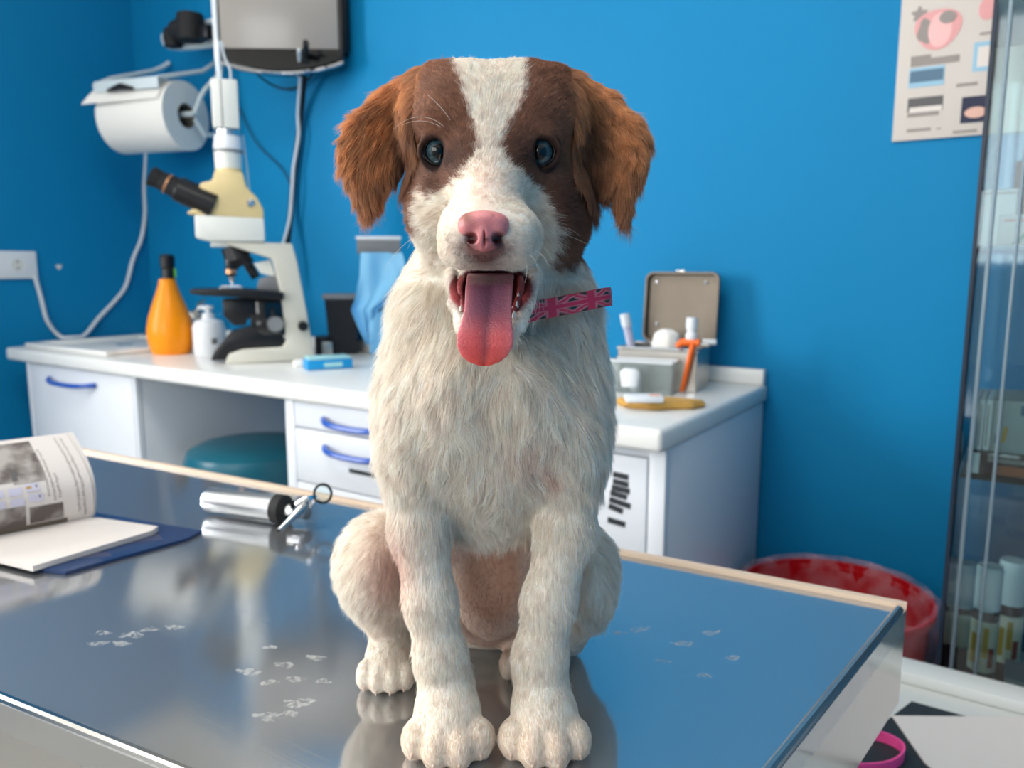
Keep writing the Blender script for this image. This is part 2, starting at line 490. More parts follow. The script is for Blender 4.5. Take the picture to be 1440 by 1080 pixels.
# ------------------------------------------------------------------ socket plate and white cable on the left wall
a = onx(48, 352, XL); b = onx(48, 393, XL)
so = thing('wall_socket', 'white socket plate on the left wall above the sink end', 'socket', (XL, float(a[1]) - .1, float((a[2] + b[2]) / 2)))
g = G().box((.006, -.03, 0), (.010, .26, .082), .003); mk('plate', g, 'seal', so)
for yy in (.045, -.1):
    g = G().lathe([(.0195, .0115), (.021, .0125), (.0215, .0110)], 24, (0, yy, 0), 'X'); mk('socket_ring', g, 'seal', so)
    g = G().lathe([(0, .0112), (.019, .0118)], 24, (0, yy, 0), 'X'); o = mk('socket_well', g, 'inner', so)
    g = G()
    for dz in (-.0095, .0095): g.lathe([(0, .0118), (.003, .0124), (.003, .0112)], 10, (0, yy, dz), 'X')
    mk('socket_hole', g, 'black', so)
xw = XL + .008
cp = [onx(49, 388, xw + .004), onx(58, 420, xw), onx(66, 450, xw), onx(82, 471, xw)]
sp = [onx(98, 477, xw + .02), onx(118, 472, xw + .02), onx(140, 446, xw), onx(160, 425, xw), onx(177, 402, xw), onx(187, 365, xw), onx(199, 335, xw), onx(204, 300, xw), onx(203, 262, xw), onx(206, 215, xw + .02), onx(207, 170, xw + .03), onx(213, 118, xw + .04), onx(222, 100, xw + .04), onx(232, 70, xw + .04)]
def catmull(P, n=6):
    P = [np.array(p, float) for p in P]; out = []
    for i in range(len(P) - 1):
        p0 = P[max(i - 1, 0)]; p1 = P[i]; p2 = P[i + 1]; p3 = P[min(i + 2, len(P) - 1)]
        for k in range(n):
            t = k / n
            out.append(.5 * ((2 * p1) + (-p0 + p2) * t + (2 * p0 - 5 * p1 + 4 * p2 - p3) * t * t + (-p0 + 3 * p1 - 3 * p2 + p3) * t ** 3))
    out.append(P[-1]); return out
cpts = catmull(cp + sp, 5)
for q in cpts: q[2] = max(q[2], ZT + .0075) if q[0] > XL else q[2]
tag(mk('power_cable', G().tube(cpts, .0062, 8), 'cable'), 'white cable drooping from the wall socket and rising in the corner', 'cable')

# ------------------------------------------------------------------ stool in the knee space
pc = onz(350, 642, .66)
st = thing('round_stool', 'round stool with a teal vinyl seat in the knee space', 'stool', (max(-1.60, min(-1.50, pc[0])), max(pc[1], 1.10), 0))
g = G().lathe([(0, .575), (.12, .575), (.155, .585), (.166, .61), (.168, .635), (.16, .655), (.135, .668), (.08, .673), (0, .674)], 48)
mk('seat', g, 'teal', st, loc=(0, 0, .03))
mk('column', G().lathe([(.03, .06), (.03, .3), (.02, .31), (.02, .61), (.06, .612)], 20), 'chrome', st)
for k in range(5):
    an = 2 * pi * k / 5 + .3
    l_ = mk('leg', G().tube([(0, 0, .09), (.1 * math.cos(an), .1 * math.sin(an), .08), (.21 * math.cos(an), .21 * math.sin(an), .062)], [.016, .014, .011], 8), 'chrome', st)
    cx, cy = .21 * math.cos(an), .21 * math.sin(an)
    mk('caster', G().lathe([(.0, -.011), (.024, -.011), (.026, 0), (.024, .011), (0, .011)], 16, (cx, cy, .027), 'X'), 'black', l_)

# ------------------------------------------------------------------ television on its wall arm
pt = onv(392, 38, 2.1)
tv = thing('television', 'silver-edged television with reflected grey put into its dark screen on the wall above the microscope', 'television', pt, YAW - math.radians(-3))
s = mpp(pt)
W_, H_ = 176 * s, 118 * s
def tvp(px, py): return ((px - 387) * s, (38 - py) * s)
x0, zb = tvp(299, 84); x1, _ = tvp(475, 84); zt = zb + .30
# bowed lower edge
low = [(x0 + (x1 - x0) * k / 16, zb - .028 * math.sin(pi * k / 16) ** 0.8) for k in range(17)]
poly = low + [(x1, zt), (x0, zt)]
mk('housing', G().prism(poly, .045, 'XZ', 0.0), 'blackg', tv)
mk('back_cover', G().box(((x0 + x1) / 2 + .012, .065, (zb + zt) / 2 + .01), (x1 - x0 - .0, .075, zt - zb - .03), .02), 'black', tv)
mk('bezel', G().prism([(a_[0] * .985, a_[1] + .006) for a_ in low] + [(x1 * .985, zb + .028), (x0 * .985, zb + .028)], .006, 'XZ', -.006), 'blackg', tv)
mk('trim_strip', G().tube([(a_[0], -.002, a_[1] - .001) for a_ in low], .0045, 8), 'chrome', tv)
mk('side_trim', G().bb((x0 - .004, -.008, zb), (x0 + .008, .03, zt), .002), 'seal', tv)
mk('screen', G().bb((x0 + .012, -.0035, zb + .03), (x1 - .01, .002, zt - .015), .001), 'screen', tv)
tvx = pt
wb_ = thing('wall_bracket', 'white swing arm bracket with black joints holding the television', 'bracket', (tvx[0], YB, tvx[2]))
pA = ony(300, 60, 1.49); pB = ony(236, 66, 1.46); pC = ony(300, 30, 1.44)
mk('mounting_plate', G().bb((tvx[0] - .14, YB - .014, tvx[2] - .02), (tvx[0] + .10, YB - .001, tvx[2] + .26), .003), 'wire', wb_, world=True)
def arm(pts, r, m_='wire', nm='arm'): return mk(nm, G().tube(catmull(pts, 4), r, 8), m_, wb_, world=True)
arm([ony(330, 55, 1.53), ony(280, 64, 1.50), ony(238, 64, 1.46), ony(232, 50, 1.46)], .011)
arm([ony(330, 22, 1.53), ony(290, 32, 1.48), ony(240, 45, 1.45)], .008)
arm([pt + RGT * .02 + HOR * .09, ony(360, 40, 1.45), ony(330, 40, 1.53)], .014, 'black', 'swivel')
k0 = ony(257, 42, 1.45); k1 = ony(279, 38, 1.45)
mk('joint', G().lathe([(0, -.032), (.03, -.03), (.034, 0), (.03, .03), (0, .032)], 14, tuple(k0), 'X'), 'rubber', wb_, world=True)
mk('joint', G().lathe([(0, -.04), (.036, -.036), (.04, 0), (.036, .034), (0, .04)], 14, tuple(ony(268, 38, 1.44)), 'Z'), 'rubber', wb_, world=True)
mk('joint', G().lathe([(0, -.026), (.024, -.024), (.028, 0), (.024, .024), (0, .026)], 14, tuple(ony(243, 54, 1.45)), 'Z'), 'rubber', wb_, world=True)
mk('clamp', G().box(tuple(ony(289, 46, 1.45)), (.05, .03, .04), .008), 'black', wb_, world=True)

# ------------------------------------------------------------------ paper towel roll on its wall holder
rc = ony(262, 163, 1.43)           # centre of the near (right) end of the roll
rs = mpp(rc); RR = 47 * rs; RLn = .235
ax = Vector((1, .28, 0)).normalized()
yaw_r = math.atan2(ax.y, ax.x)
rh = thing('paper_towel_roll', 'white paper towel roll with a loose end on the wall holder', 'paper roll', rc, yaw_r)
sg = 56; g = G()
prof = [(RR, 0), (RR, -RLn), (17 * rs, -RLn), (17 * rs, 0)]
vs_ = []; fs_ = []
for r_, x_ in prof:
    for k in range(sg):
        an = 2 * pi * k / sg
        vs_.append((x_, r_ * math.cos(an), r_ * math.sin(an)))
for i in range(4):
    for k in range(sg):
        j = (i + 1) % 4; k2 = (k + 1) % sg
        fs_.append((i * sg + k, i * sg + k2, j * sg + k2, j * sg + k))
g.add(vs_, fs_)
rr_ = mk('roll', g, 'tissue', rh)
g = G(); g.lathe([(17 * rs, .001), (17 * rs, -RLn - .001)], 24, (0, 0, 0), 'X'); g.f = [f for f in g.f if len(f) == 4]
mk('core', g, 'card', rh)
def flap(u, v):
    # u along the roll, v down from the top and off the front
    x = -RLn * 1.0 + u * (RLn - .012) + .0
    x -= .035 * v * v * (1 - u)
    an = pi / 2 - v * 1.25
    r = RR + .0015 + .018 * v * v * (1 - .75 * u)
    return (x, -r * math.cos(an), r * math.sin(an) - .03 * max(0, v - .7) * (1 - u))
mk('loose_sheet', G().sheet(flap, 14, 10), 'tissue', rh)
hd = thing('roll_holder', 'white metal wall holder the paper towel roll hangs on', 'holder', (float(rc[0]) - .1, YB, float(rc[2])))
Ax = np.array(ax); AyR = np.array([-ax.y, ax.x, 0])
def rl(x, y, z): return rc + Ax * x + AyR * y + np.array([0, 0, z])
mk('spindle', G().tube([rl(-RLn - .02, 0, .004), rl(.028, 0, .004)], .008, 10), 'wire', hd, world=True)
mk('side_arm', G().tube(catmull([rl(.028, 0, .004), rl(.05, 0.02, .07), rl(.07, .07, .13), ony(310, 64, 1.55)], 3), .007, 8), 'wire', hd, world=True)
mk('side_arm', G().tube(catmull([rl(-RLn - .02, 0, .004), rl(-RLn - .02, -.07, RR - .01), ony(215, 100, 1.50), ony(238, 88, 1.555)], 3), .007, 8), 'wire', hd, world=True)
mk('side_arm', G().tube([rl(.03, .0, -.01), rl(.035, .03, -.05), ony(322, 190, 1.56)], .007, 8), 'wire', hd, world=True)
mk('side_arm', G().tube([rl(-.03, -.07, RR - .003), ony(285, 100, 1.5), ony(312, 82, 1.56)], .006, 8), 'wire', hd, world=True)
a0 = rl(-RLn + .0, -.088, RR - .035); a1 = rl(-.012, -.088, RR - .035)
g = G()
dirb = (a1 - a0) / np.linalg.norm(a1 - a0); nb = np.cross(dirb, [0, 0, 1])
def pl(p, q, h_, t_):
    c_ = [p, q, q + np.array([0, 0, h_]), p + np.array([0, 0, h_])]
    vsx = [tuple(v) for v in c_] + [tuple(v + nb * t_) for v in c_]
    g.add(vsx, [(0, 1, 2, 3), (7, 6, 5, 4), (0, 4, 5, 1), (1, 5, 6, 2), (2, 6, 7, 3), (3, 7, 4, 0)])
pl(a0, a1, .030, .003)
pl(a0 + np.array([0, 0, .028]), a1 + np.array([0, 0, .028]), .003, -.035)
mk('cover_plate', g, 'wire', hd, world=True)
mk('tear_edge', G().tube([rl(-RLn + .05, -.096, RR - .034), rl(-RLn + .1, -.098, RR - .026), rl(-RLn + .14, -.097, RR - .034)], [.004, .010, .004], 8), 'black', hd, world=True)

# ------------------------------------------------------------------ cables hanging below the television
def cablething(px, r, m_, label):
    pts = catmull([ony(a_, b_, y_) for a_, b_, y_ in px], 5)
    return tag(mk('hanging_cable', G().tube(pts, r, 7), m_), label, 'cable')
cablething([(430, 60, 1.4), (429, 100, 1.5), (424, 150, 1.545), (419, 200, 1.55), (413, 250, 1.55), (409, 300, 1.545), (404, 345, 1.52), (400, 395, 1.5)], .008, 'rubber', 'thick black cable hanging from the television behind the microscope')
cablething([(420, 70, 1.4), (422, 110, 1.5), (419, 160, 1.535), (420, 190, 1.535), (413, 235, 1.535), (411, 265, 1.53), (407, 310, 1.53), (396, 350, 1.5)], .0045, 'cable', 'thin white cable beside the thick black cable')
cablething([(345, 90, 1.4), (380, 118, 1.52), (410, 125, 1.545), (440, 105, 1.54), (450, 70, 1.45)], .0028, 'rubber', 'thin black cable looping just below the television')
cablething([(300, 100, 1.5), (330, 140, 1.55), (360, 200, 1.555), (395, 235, 1.555), (410, 262, 1.55)], .0018, 'rubber', 'very thin dark cable slanting behind the microscope camera')

# ------------------------------------------------------------------ poster
p0 = ony(1255, 200, YB); p1 = ony(1385, 195.0, YB)
po = thing('anatomy_poster', 'pale veterinary poster with pink organ drawings hung beside the glass cabinet', 'poster', (float(p0[0]), YB, float(p0[2])))
PX0, PZ0, PW, PH = 0, 0, .31, .46
tilt = 0.0
mk('board', G().bb((0, -.007, 0), (PW, -.001, PH), .001), 'poster', po)
def pz(px, py):
    q = ony(px, py, YB - .007); return float(q[0] - p0[0]), float(q[2] - p0[2])
def pblk(px0, py0, px1, py1, m_, nm='printed_picture', th=.0006):
    a_ = pz(px0, py0); b_ = pz(px1, py1)
    return mk(nm, G().bb((a_[0], -.0071 - th, b_[1]), (b_[0], -.0071, a_[1])), m_, po)
pblk(1279, 97, 1327, 119, 'bluepale'); pblk(1280, 101, 1326, 112, 'blueprint', th=.001)
pblk(1277, 139, 1325, 154, 'ink'); pblk(1279, 152, 1324, 155, 'paper', th=.001)
pblk(1370, 60, 1396, 98, 'bluepale'); pblk(1376, 66, 1396, 92, 'paper', th=.001)
pblk(1353, 137, 1396, 170, 'navyprint')
def pel(px, py, rx, rz, m_, th=.0006, w_=None):
    a_ = pz(px, py); s_ = mpp(p0)
    return mk('printed_picture', G().lathe([(0, -.0071 - th), (1.0, -.0071 - th), (1.0, -.0071)], 30, (a_[0], 0, a_[1]), 'Y', rx * s_, rz * s_, w_), m_, po)
pel(1318, 38, 26, 27, 'poster', .0003)
pel(1319, 40, 28, 26, 'pinkprint', .0007, lambda a, z: 1 + .06 * math.sin(3 * a))
pel(1322, 42, 14, 22, mat('light_pink_print', (236, 186, 184), .6), .0011)
pel(1302, 44, 10, 16, 'inkl', .0009, lambda a, z: 1 + .12 * math.sin(4 * a)); pel(1333, 24, 10, 8, 'inkl', .0017)
pel(1293, 20, 8, 8, 'inkl', .0005, lambda a, z: 1 + .3 * math.sin(5 * a))
pel(1389, 12, 10, 14, 'pinkprint', .0007)
pel(1372, 158, 13, 7, mat('peach_print', (220, 176, 160), .6), .0011)
for (a0_, b0_, wd) in ((1281, 80, 28), (1281, 85, 68), (1276, 160, 44), (1275, 182, 34), (1317, 180, 6), (1345, 118, 30), (1378, 46, 16), (1340, 184, 34)):
    q0 = pz(a0_, b0_); q1 = pz(a0_ + wd, b0_ + 1.5)
    mk('text_line', G().bb((q0[0], -.0075, q1[1]), (q1[0], -.0070, q0[1])), 'inkl', po)
# ================================================================== THINGS ON THE WORKTOP
# every small thing gets a root on the worktop, turned to face the room; X(), Z() give sizes in metres from the base
class Loc:
    def __init__(s, px, py, z=ZT, turn=0.0):
        s.p = onz(px, py, z); s.k = mpp(s.p); s.px = px; s.py = py; s.rz = facing(s.p) + turn
    def x(s, px): return (px - s.px) * s.k
    def z(s, py): return max(0.0, (s.py - py) * s.k)
    def q(s, px, py): return (s.x(px), s.z(py))

# orange bottle
l = Loc(242, 497)
o = thing('squeeze_bottle', 'orange pear-shaped squeeze bottle with a black spout', 'bottle', l.p, l.rz)
k = l.k
pr = [(0, 0), (24, 0), (27, 4), (31, 20), (31, 34), (28, 50), (22, 68), (16, 84), (12, 96), (10.5, 103), (9, 104)]
mk('bottle_body', G().lathe([(r * k, z * k) for r, z in pr], 36), 'orange', o)
mk('spout', G().lathe([(r * k, z * k) for r, z in [(8.5, 103), (8.5, 116), (7.5, 118), (9.5, 120), (10, 134), (8, 137), (0, 138)]], 20, (1.5 * k, 0, 0)), 'black', o)
mk('sticker', G().box((10.5 * k, -.004, 112 * k), (2.5 * k, .006, 13 * k), .001), 'green', o)
# pump bottle
l = Loc(296, 498); k = l.k
o = thing('pump_bottle', 'small white pump bottle between the orange bottle and the microscope', 'bottle', l.p, l.rz)
mk('bottle_body', G().lathe([(r * k, z * k) for r, z in [(0, 0), (20, 0), (22, 3), (22, 38), (19, 46), (9, 50), (8, 52)]], 32), 'seal', o)
mk('pump_collar', G().lathe([(r * k, z * k) for r, z in [(8.5, 50), (8.5, 57), (4, 58), (3.2, 60), (3.2, 64)]], 20), 'seal', o)
g = G().lathe([(r * k, z * k) for r, z in [(4, 61), (7.5, 63), (8, 67), (0, 69)]], 18); g.tube([(0, 0, 65 * k), (-10 * k, 0, 65.5 * k), (-13 * k, 0, 63 * k)], [3 * k, 2.6 * k, 2 * k], 8)
mk('pump_head', g, 'seal', o)
mk('printed_mark', G().box((5 * k, -.0215 * k / .001 * .001 - 21.4 * k + .0215 * k, 20 * k), (9 * k, .0012, 8 * k), 0), 'ink', o)
# blue box and pale lid
l = Loc(462, 520); k = l.k
o = thing('flat_box', 'small flat bright blue carton with a pale lid in front of the black bins', 'box', l.p, l.rz + .22)
mk('carton', G().bb((-29 * k, -.0, 0.0005), (35 * k, .055, 14 * k), .003), 'bluebox', o)
mk('lid', G().bb((-27 * k, .002, 14 * k), (33 * k, .053, 18 * k), .003), 'palecap', o)
mk('white_panel', G().bb((-6 * k, -.0008, 4 * k), (20 * k, .0004, 10 * k), 0), 'palecap', o)
l = Loc(425, 516); k = l.k
o = mk('folded_tissue', G().box((0, 0, 5.2 * k), (24 * k, .03, 10 * k), .004), 'tissue'); o.location = l.p; o.rotation_euler = (0, 0, l.rz + .1)
tag(o, 'small folded white tissue against the left end of the flat blue carton', 'tissue')
# dark bins
l = Loc(487, 497); k = l.k
o = thing('sample_bin', 'short black container with a grey lid right of the microscope', 'container', l.p, l.rz)
mk('bin_body', G().prism([(-22 * k, 0.0), (14 * k, 0.0), (17 * k, 76 * k), (-27 * k, 76 * k)], .09, 'XZ', -.02), 'black', o)
mk('bin_lid', G().bb((-30 * k, -.025, 76 * k), (18.5 * k, .076, 83 * k), .004), 'grey', o)
l = Loc(549, 497); k = l.k
o = thing('waste_container', 'tall black container lined with a light blue plastic bag', 'container', l.p, l.rz)
mk('bin_body', G().prism([(-26 * k, 0.0), (40 * k, 0.0), (46 * k, 140 * k), (-38 * k, 140 * k)], .11, 'XZ', .0), 'black', o)
g = G().bb((-42 * k, -.006, 138 * k), (48 * k, .116, 158 * k), .004); mk('bin_rim', g, 'grey', o)
mk('rim_edge', G().bb((-43 * k, -.008, 157 * k), (49 * k, .118, 162 * k), .002), 'seal', o)
def bag(u, v):
    xl = np.interp(v, [0, .25, .5, .62, .8, 1], [-37, -39, -46, -52, -44, -34]); xr = np.interp(v, [0, .3, .5, .62, .8, 1], [42, 40, 10, -14, -20, -24])
    x = xl + (xr - xl) * u
    zz = 140 - v * 125
    y = -.010 - .006 * math.sin(u * 9 + v * 5) - .008 * math.sin(u * 17 - v * 7) * (v + .2) - .012 * v
    return (x * k, y, zz * k)
g = G().sheet(bag, 26, 24)
n0 = len(g.v); g.add([(x, y + .003, z) for x, y, z in g.v], [tuple(reversed(f)) for f in g.f])
mk('bag_liner', g, 'bluecloth', o)
def bag2(u, v):
    x = -30 + u * 60 + v * 4; zz = 78 - v * 66 - u * 0 + 30 * (u - .3)
    return (x * k, -.02 - .006 * math.sin(u * 11 + v * 3), max(1.0, zz - 26 * (1 - u)) * k)
mk('bag_tail', G().sheet(bag2, 16, 12), 'bluecloth', o)
l = Loc(566, 494); k = l.k
o = mk('tall_box', G().bb((-14 * k, -.03, 0), (16 * k, .02, 205 * k), .004), 'seal'); o.location = l.p + HOR * .14 - RGT * .022; o.rotation_euler = (0, 0, l.rz)
o.location.z = ZT
tag(o, 'tall narrow white box behind the bag-lined black container', 'box')
l = Loc(452, 500); k = l.k
o = thing('power_adapter', 'low black power adapter between the microscope and the black container', 'adapter', l.p + HOR * .03 * np.array([1, 1, 0]), l.rz)
mk('adapter_body', G().bb((-12 * k, -.02, 0), (8 * k, .03, 26 * k), .004), 'black', o)
mk('adapter_foot', G().bb((-3 * k, -.05, 0), (12 * k, -.02, 20 * k), .003), 'steelm', o)

# ------------------------------------------------------------------ microscope (seen from its side, eyepieces to the left)
l = Loc(370, 508); k = l.k
ms = thing('microscope', 'cream and grey microscope with black eyepieces and a white camera on top', 'microscope', l.p, l.rz)
D_ = .075
def P(pts): return [((a - 370) * k, max(0.0, (508 - b) * k)) for a, b in pts]
def pr_(name, pts, d, at, m_, bev=.0, parent=None):
    g = G().prism(P(pts), d, 'XZ', at)
    if bev:
        bm = bmesh.new(); vv = [bm.verts.new(v) for v in g.v]
        for f in g.f:
            try: bm.faces.new([vv[i] for i in f])
            except ValueError: pass
        bmesh.ops.recalc_face_normals(bm, faces=bm.faces[:])
        bmesh.ops.bevel(bm, geom=bm.edges[:], offset=bev, segments=2, profile=.5, affect='EDGES')
        bm.verts.index_update()
        g = G().add([tuple(v.co) for v in bm.verts], [tuple(v.index for v in f.verts) for f in bm.faces]); bm.free()
    return mk(name, g, m_, ms if parent is None else parent, angle=40)
# arm, foot and limb in one casting
pr_('stand', [(320, 508), (440, 506), (438, 490), (431, 440), (421, 370), (415, 345), (330, 343), (330, 347), (345, 352), (388, 366), (397, 410), (400, 450), (402, 478), (396, 487), (345, 488), (326, 494)], D_, -D_ / 2, 'scope', .004)
pr_('foot_cover', [(302, 503), (306, 493), (322, 474), (330, 464), (352, 458), (396, 462), (402, 484), (345, 487), (328, 492), (322, 503)], D_ * .86, -D_ * .43, 'black', .003)
pr_('lamp_housing', [(355, 462), (357, 440), (372, 440), (372, 462)], .05, -.025, 'black', .002)
pr_('focus_block', [(372, 470), (362, 462), (364, 420), (399, 418), (402, 470)], .07, -.035, 'blackg', .003)
pr_('condenser', [(322, 443), (321, 420), (366, 418), (372, 443), (352, 448), (350, 456), (334, 456)], .05, -.025, 'black', .003)
pr_('stage', [(283, 411), (283, 406), (345, 405), (401, 411), (401, 421), (345, 417), (300, 414)], .13, -.07, 'black', .0015)
pr_('stage_clip', [(318, 405.5), (322, 402), (346, 402), (352, 406)], .03, -.03, 'chrome', .0008)
pr_('stage_bracket', [(366, 407), (370, 393), (392, 388), (400, 410)], .04, -.02, 'grey', .002)
def cyl(name, a, b, r0, r1, m_, y=0.0, seg=22, parent=None):
    A = np.array([(a[0] - 370) * k, y, (508 - a[1]) * k]); B = np.array([(b[0] - 370) * k, y, (508 - b[1]) * k])
    return mk(name, G().tube([A, A + (B - A) * .02, A + (B - A) * .98, B], [r0 * k * .94, r0 * k, r1 * k, r1 * k * .94], seg), m_, ms if parent is None else parent)
cyl('nosepiece', (336, 348), (344, 366), 15, 18, 'black'); cyl('nosepiece_ring', (344, 366), (350, 374), 18, 14, 'rubber')
c1 = cyl('objective', (334, 366), (334, 390), 7.5, 6.5, 'blackg', -.01); cyl('objective_ring', (334, 380), (334, 386), 7.2, 7.2, 'copper', -.01, parent=c1); cyl('objective_tip', (334, 390), (335, 400), 4.2, 2.2, 'chrome', -.01, parent=c1)
cyl('objective', (354, 368), (366, 392), 7, 6, 'blackg', .004)
cyl('objective', (350, 362), (360, 372), 8, 6.5, 'black', .022)
pr_('limb_fill', [(372, 385), (364, 372), (386, 367), (392, 390), (380, 388)], .03, -.015, 'scopew', .001)
kn = mk('focus_knob', G().lathe([(0, -.022), (10 * k, -.022), (11 * k, -.018), (11 * k, 0), (8 * k, .001), (8 * k, .004)], 24, ((388 - 370) * k, -D_ / 2, (508 - 454) * k), 'Y'), 'steelm', ms)
mk('focus_knob', G().lathe([(0, -.015), (6 * k, -.015), (7 * k, -.012), (7 * k, .0)], 20, ((425 - 370) * k, -D_ / 2, (508 - 458) * k), 'Y'), 'black', ms)
mk('stage_knob', G().lathe([(0, -.02), (3.2 * k, -.02), (3.5 * k, 0)], 14, ((316 - 370) * k, -.03, (508 - 440) * k), 'Y'), 'chrome', ms)
# head
pr_('head_adapter', [(310, 350), (311, 343), (345, 343), (345, 350)], .05, -.025, 'scopew', .001)
pr_('filter_block', [(293, 339), (293, 309), (380, 312), (380, 343), (345, 343), (310, 343)], .085, -.043, 'scopew', .004)
pr_('head_body', [(282, 307), (300, 296), (301, 268), (318, 264), (320, 252), (356, 252), (360, 272), (372, 284), (380, 300), (380, 313), (300, 309)], .075, -.038, 'yellow', .006)
mk('head_screw', G().lathe([(0, -.006), (5 * k, -.005), (6 * k, 0)], 16, ((364 - 370) * k, -.038, (508 - 292) * k), 'Y'), 'chrome', ms)
cyl('photo_tube', (338, 255), (338, 246), 18, 17, 'yellow')
for yy, nm in ((-.024, 0), (.026, 1)):
    e = cyl('eyepiece_tube', (318, 297 - nm * 3), (272, 276 - nm * 5), 17, 15, 'black', yy)
    cyl('eyepiece', (274, 277 - nm * 5), (252, 266 - nm * 5), 12.5, 10.5, 'rubber', yy, parent=e)
    cyl('eyecup', (252, 266 - nm * 5), (241, 261 - nm * 5), 10.5, 12, 'rubber', yy, parent=e)
    cyl('ocular_ring', (262, 271 - nm * 5), (260, 270 - nm * 5), 12.2, 12.2, 'copper', yy, parent=e)
cyl('camera_tube', (338, 250), (338, 222), 17, 18, 'scopew'); cyl('camera_tube', (338, 222), (339, 204), 18.5, 17, 'seal')
cyl('coupling_ring', (339, 204), (339, 197), 16, 16, 'alum'); cyl('coupling_ring', (339, 226), (339, 223), 19, 19, 'grey')
mk('camera', G().box(((338 - 370) * k, 0, (508 - 165) * k), (33 * k, 33 * k, 62 * k), .004), 'scopew', ms)
mk('camera_seam', G().bb(((333 - 370) * k, -16.9 * k, (508 - 195) * k), ((334.4 - 370) * k, -16.2 * k, (508 - 135) * k)), 'grey', ms)
mk('camera_plug', G().box(((332 - 370) * k, 0, (508 - 128) * k), (7 * k, 7 * k, 14 * k), .001), 'cable', ms)
def mp_(a, b, y=0.0): return ((a - 370) * k, y, (508 - b) * k)
mk('camera_cable', G().tube(catmull([mp_(332, 122), mp_(332, 100), mp_(333, 84)], 4), 3.4 * k, 8), 'seal', ms)
mk('camera_cable', G().tube(catmull([mp_(346, 133), mp_(346, 118), mp_(340, 104), mp_(337, 84)], 5), 1.6 * k, 8), 'cable', ms)
mk('camera_cable', G().tube(catmull([mp_(358, 200, .02), mp_(361, 240, .02), mp_(363, 280, .02), mp_(366, 330, .03)], 5), 1.1 * k, 6), 'cable', ms)

# ------------------------------------------------------------------ the tin, and what stands in and before it
l = Loc(922, 549, turn=.0); k = l.k
rz = math.radians(-2) + facing(l.p) * .45
bx = thing('instrument_tin', 'open worn metal tin with its lid standing up against the blue wall', 'tin', l.p, rz)
Wt, Dt, Ht = 112 * k, .115, 58 * k
x0t, x1t = -56 * k, 56 * k
g = G(); t = .0016
g.bb((x0t, 0, 0.0005), (x1t, Dt, .003)); g.bb((x0t, 0, 0), (x0t + t, Dt, Ht)); g.bb((x1t - t, 0, 0), (x1t, Dt, Ht)); g.bb((x0t, Dt - t, 0), (x1t, Dt, Ht)); g.bb((x0t, 0, 0), (x1t, t, Ht))
mk('tin_body', g, 'steelm', bx)
g = G().tube([(x0t, 0, Ht), (x1t, 0, Ht), (x1t, Dt, Ht), (x0t, Dt, Ht)], .0035, 8, closed=True); mk('rolled_rim', g, 'steel', bx)
# lid: shallow tray stood on edge at the back, with rounded corners
def rrect(w_, h_, r, n=6):
    out = []
    for cx, cy, a0_ in ((w_ / 2 - r, h_ / 2 - r, 0), (-w_ / 2 + r, h_ / 2 - r, 90), (-w_ / 2 + r, -h_ / 2 + r, 180), (w_ / 2 - r, -h_ / 2 + r, 270)):
        for i in range(n + 1):
            a_ = math.radians(a0_ + 90 * i / n); out.append((cx + r * math.cos(a_), cy + r * math.sin(a_)))
    return out
Wl, Hl = 110 * k, 104 * k
cx_, cz_ = 8 * k, Ht + Hl / 2 + 2 * k
lean = lambda z: Dt + .004 + (z - Ht) * .12
outer = rrect(Wl, Hl, .016); inn = rrect(Wl - .008, Hl - .008, .013); inn2 = rrect(Wl - .014, Hl - .014, .011)
g = G(); n = len(outer)
rows = [(outer, .020), (outer, 0.0), (inn, 0.0), (inn2, .017)]
vs_ = []
for ring, dy in rows:
    for a_, b_ in ring: vs_.append((cx_ + a_, lean(cz_ + b_) + dy, cz_ + b_))
fs_ = []
for i in range(3):
    for j in range(n): fs_.append((i * n + j, i * n + (j + 1) % n, (i + 1) * n + (j + 1) % n, (i + 1) * n + j))
fs_ += [tuple(range(n)), tuple(reversed(range(3 * n, 4 * n)))]
g.add(vs_, fs_); ld = mk('lid', g, 'tin', bx)
for ax_, az_ in ((-.72, .7), (.62, .7), (-.65, -.5)):
    zz = cz_ + az_ * Hl / 2
    mk('rivet', G().lathe([(0, -.004), (.0035, -.003), (.004, .001)], 12, (cx_ + ax_ * Wl / 2, lean(zz) + .0165, zz), 'Y'), 'chrome', ld)
mk('lid_catch', G().box((cx_ - 2 * k, lean(cz_ + Hl / 2) + .006, cz_ + Hl / 2 + .002), (.018, .008, .004), .001), 'chrome', ld)
mk('hinge', G().lathe([(0, -.014), (.006, -.013), (.006, .013), (0, .014)], 12, (x1t - .002, Dt + .006, Ht + .006), 'X'), 'seal', ld)
zr = bx.rotation_euler.z
def bxw(x, y, z):
    c_, s_ = math.cos(zr), math.sin(zr)
    return (l.p[0] + x * c_ - y * s_, l.p[1] + x * s_ + y * c_, ZT + z)
def item(name, label, cat, x, y, z=0.0, rz_=0.0): return thing(name, label, cat, bxw(x, y, z), zr + rz_)
# syringe pack leaning
o = item('syringe_pack', 'pale lilac wrapped syringe leaning out of the left of the tin', 'syringe', -33 * k, .04, .006)
e = Vector((-26 * k, 0.01, 98 * k)); p_ = Vector((20 * k * .0, 0, 0))
R_ = e.to_track_quat('Z', 'Y').to_matrix(); L_ = e.length
mk('wrapper', G().lathe([(0, 0), (7 * k, .002), (8 * k, L_ * .5), (8 * k, L_ * .97), (0, L_)], 14, axis=R_, sy=.55), mat('lilac_wrapper', (206, 204, 226), .4), o)
mk('plunger', G().lathe([(9.5 * k, L_ * .82), (9.5 * k, L_), (8.5 * k, L_ * 1.01), (0, L_ * 1.01)], 14, axis=R_, sy=.6), 'seal', o)
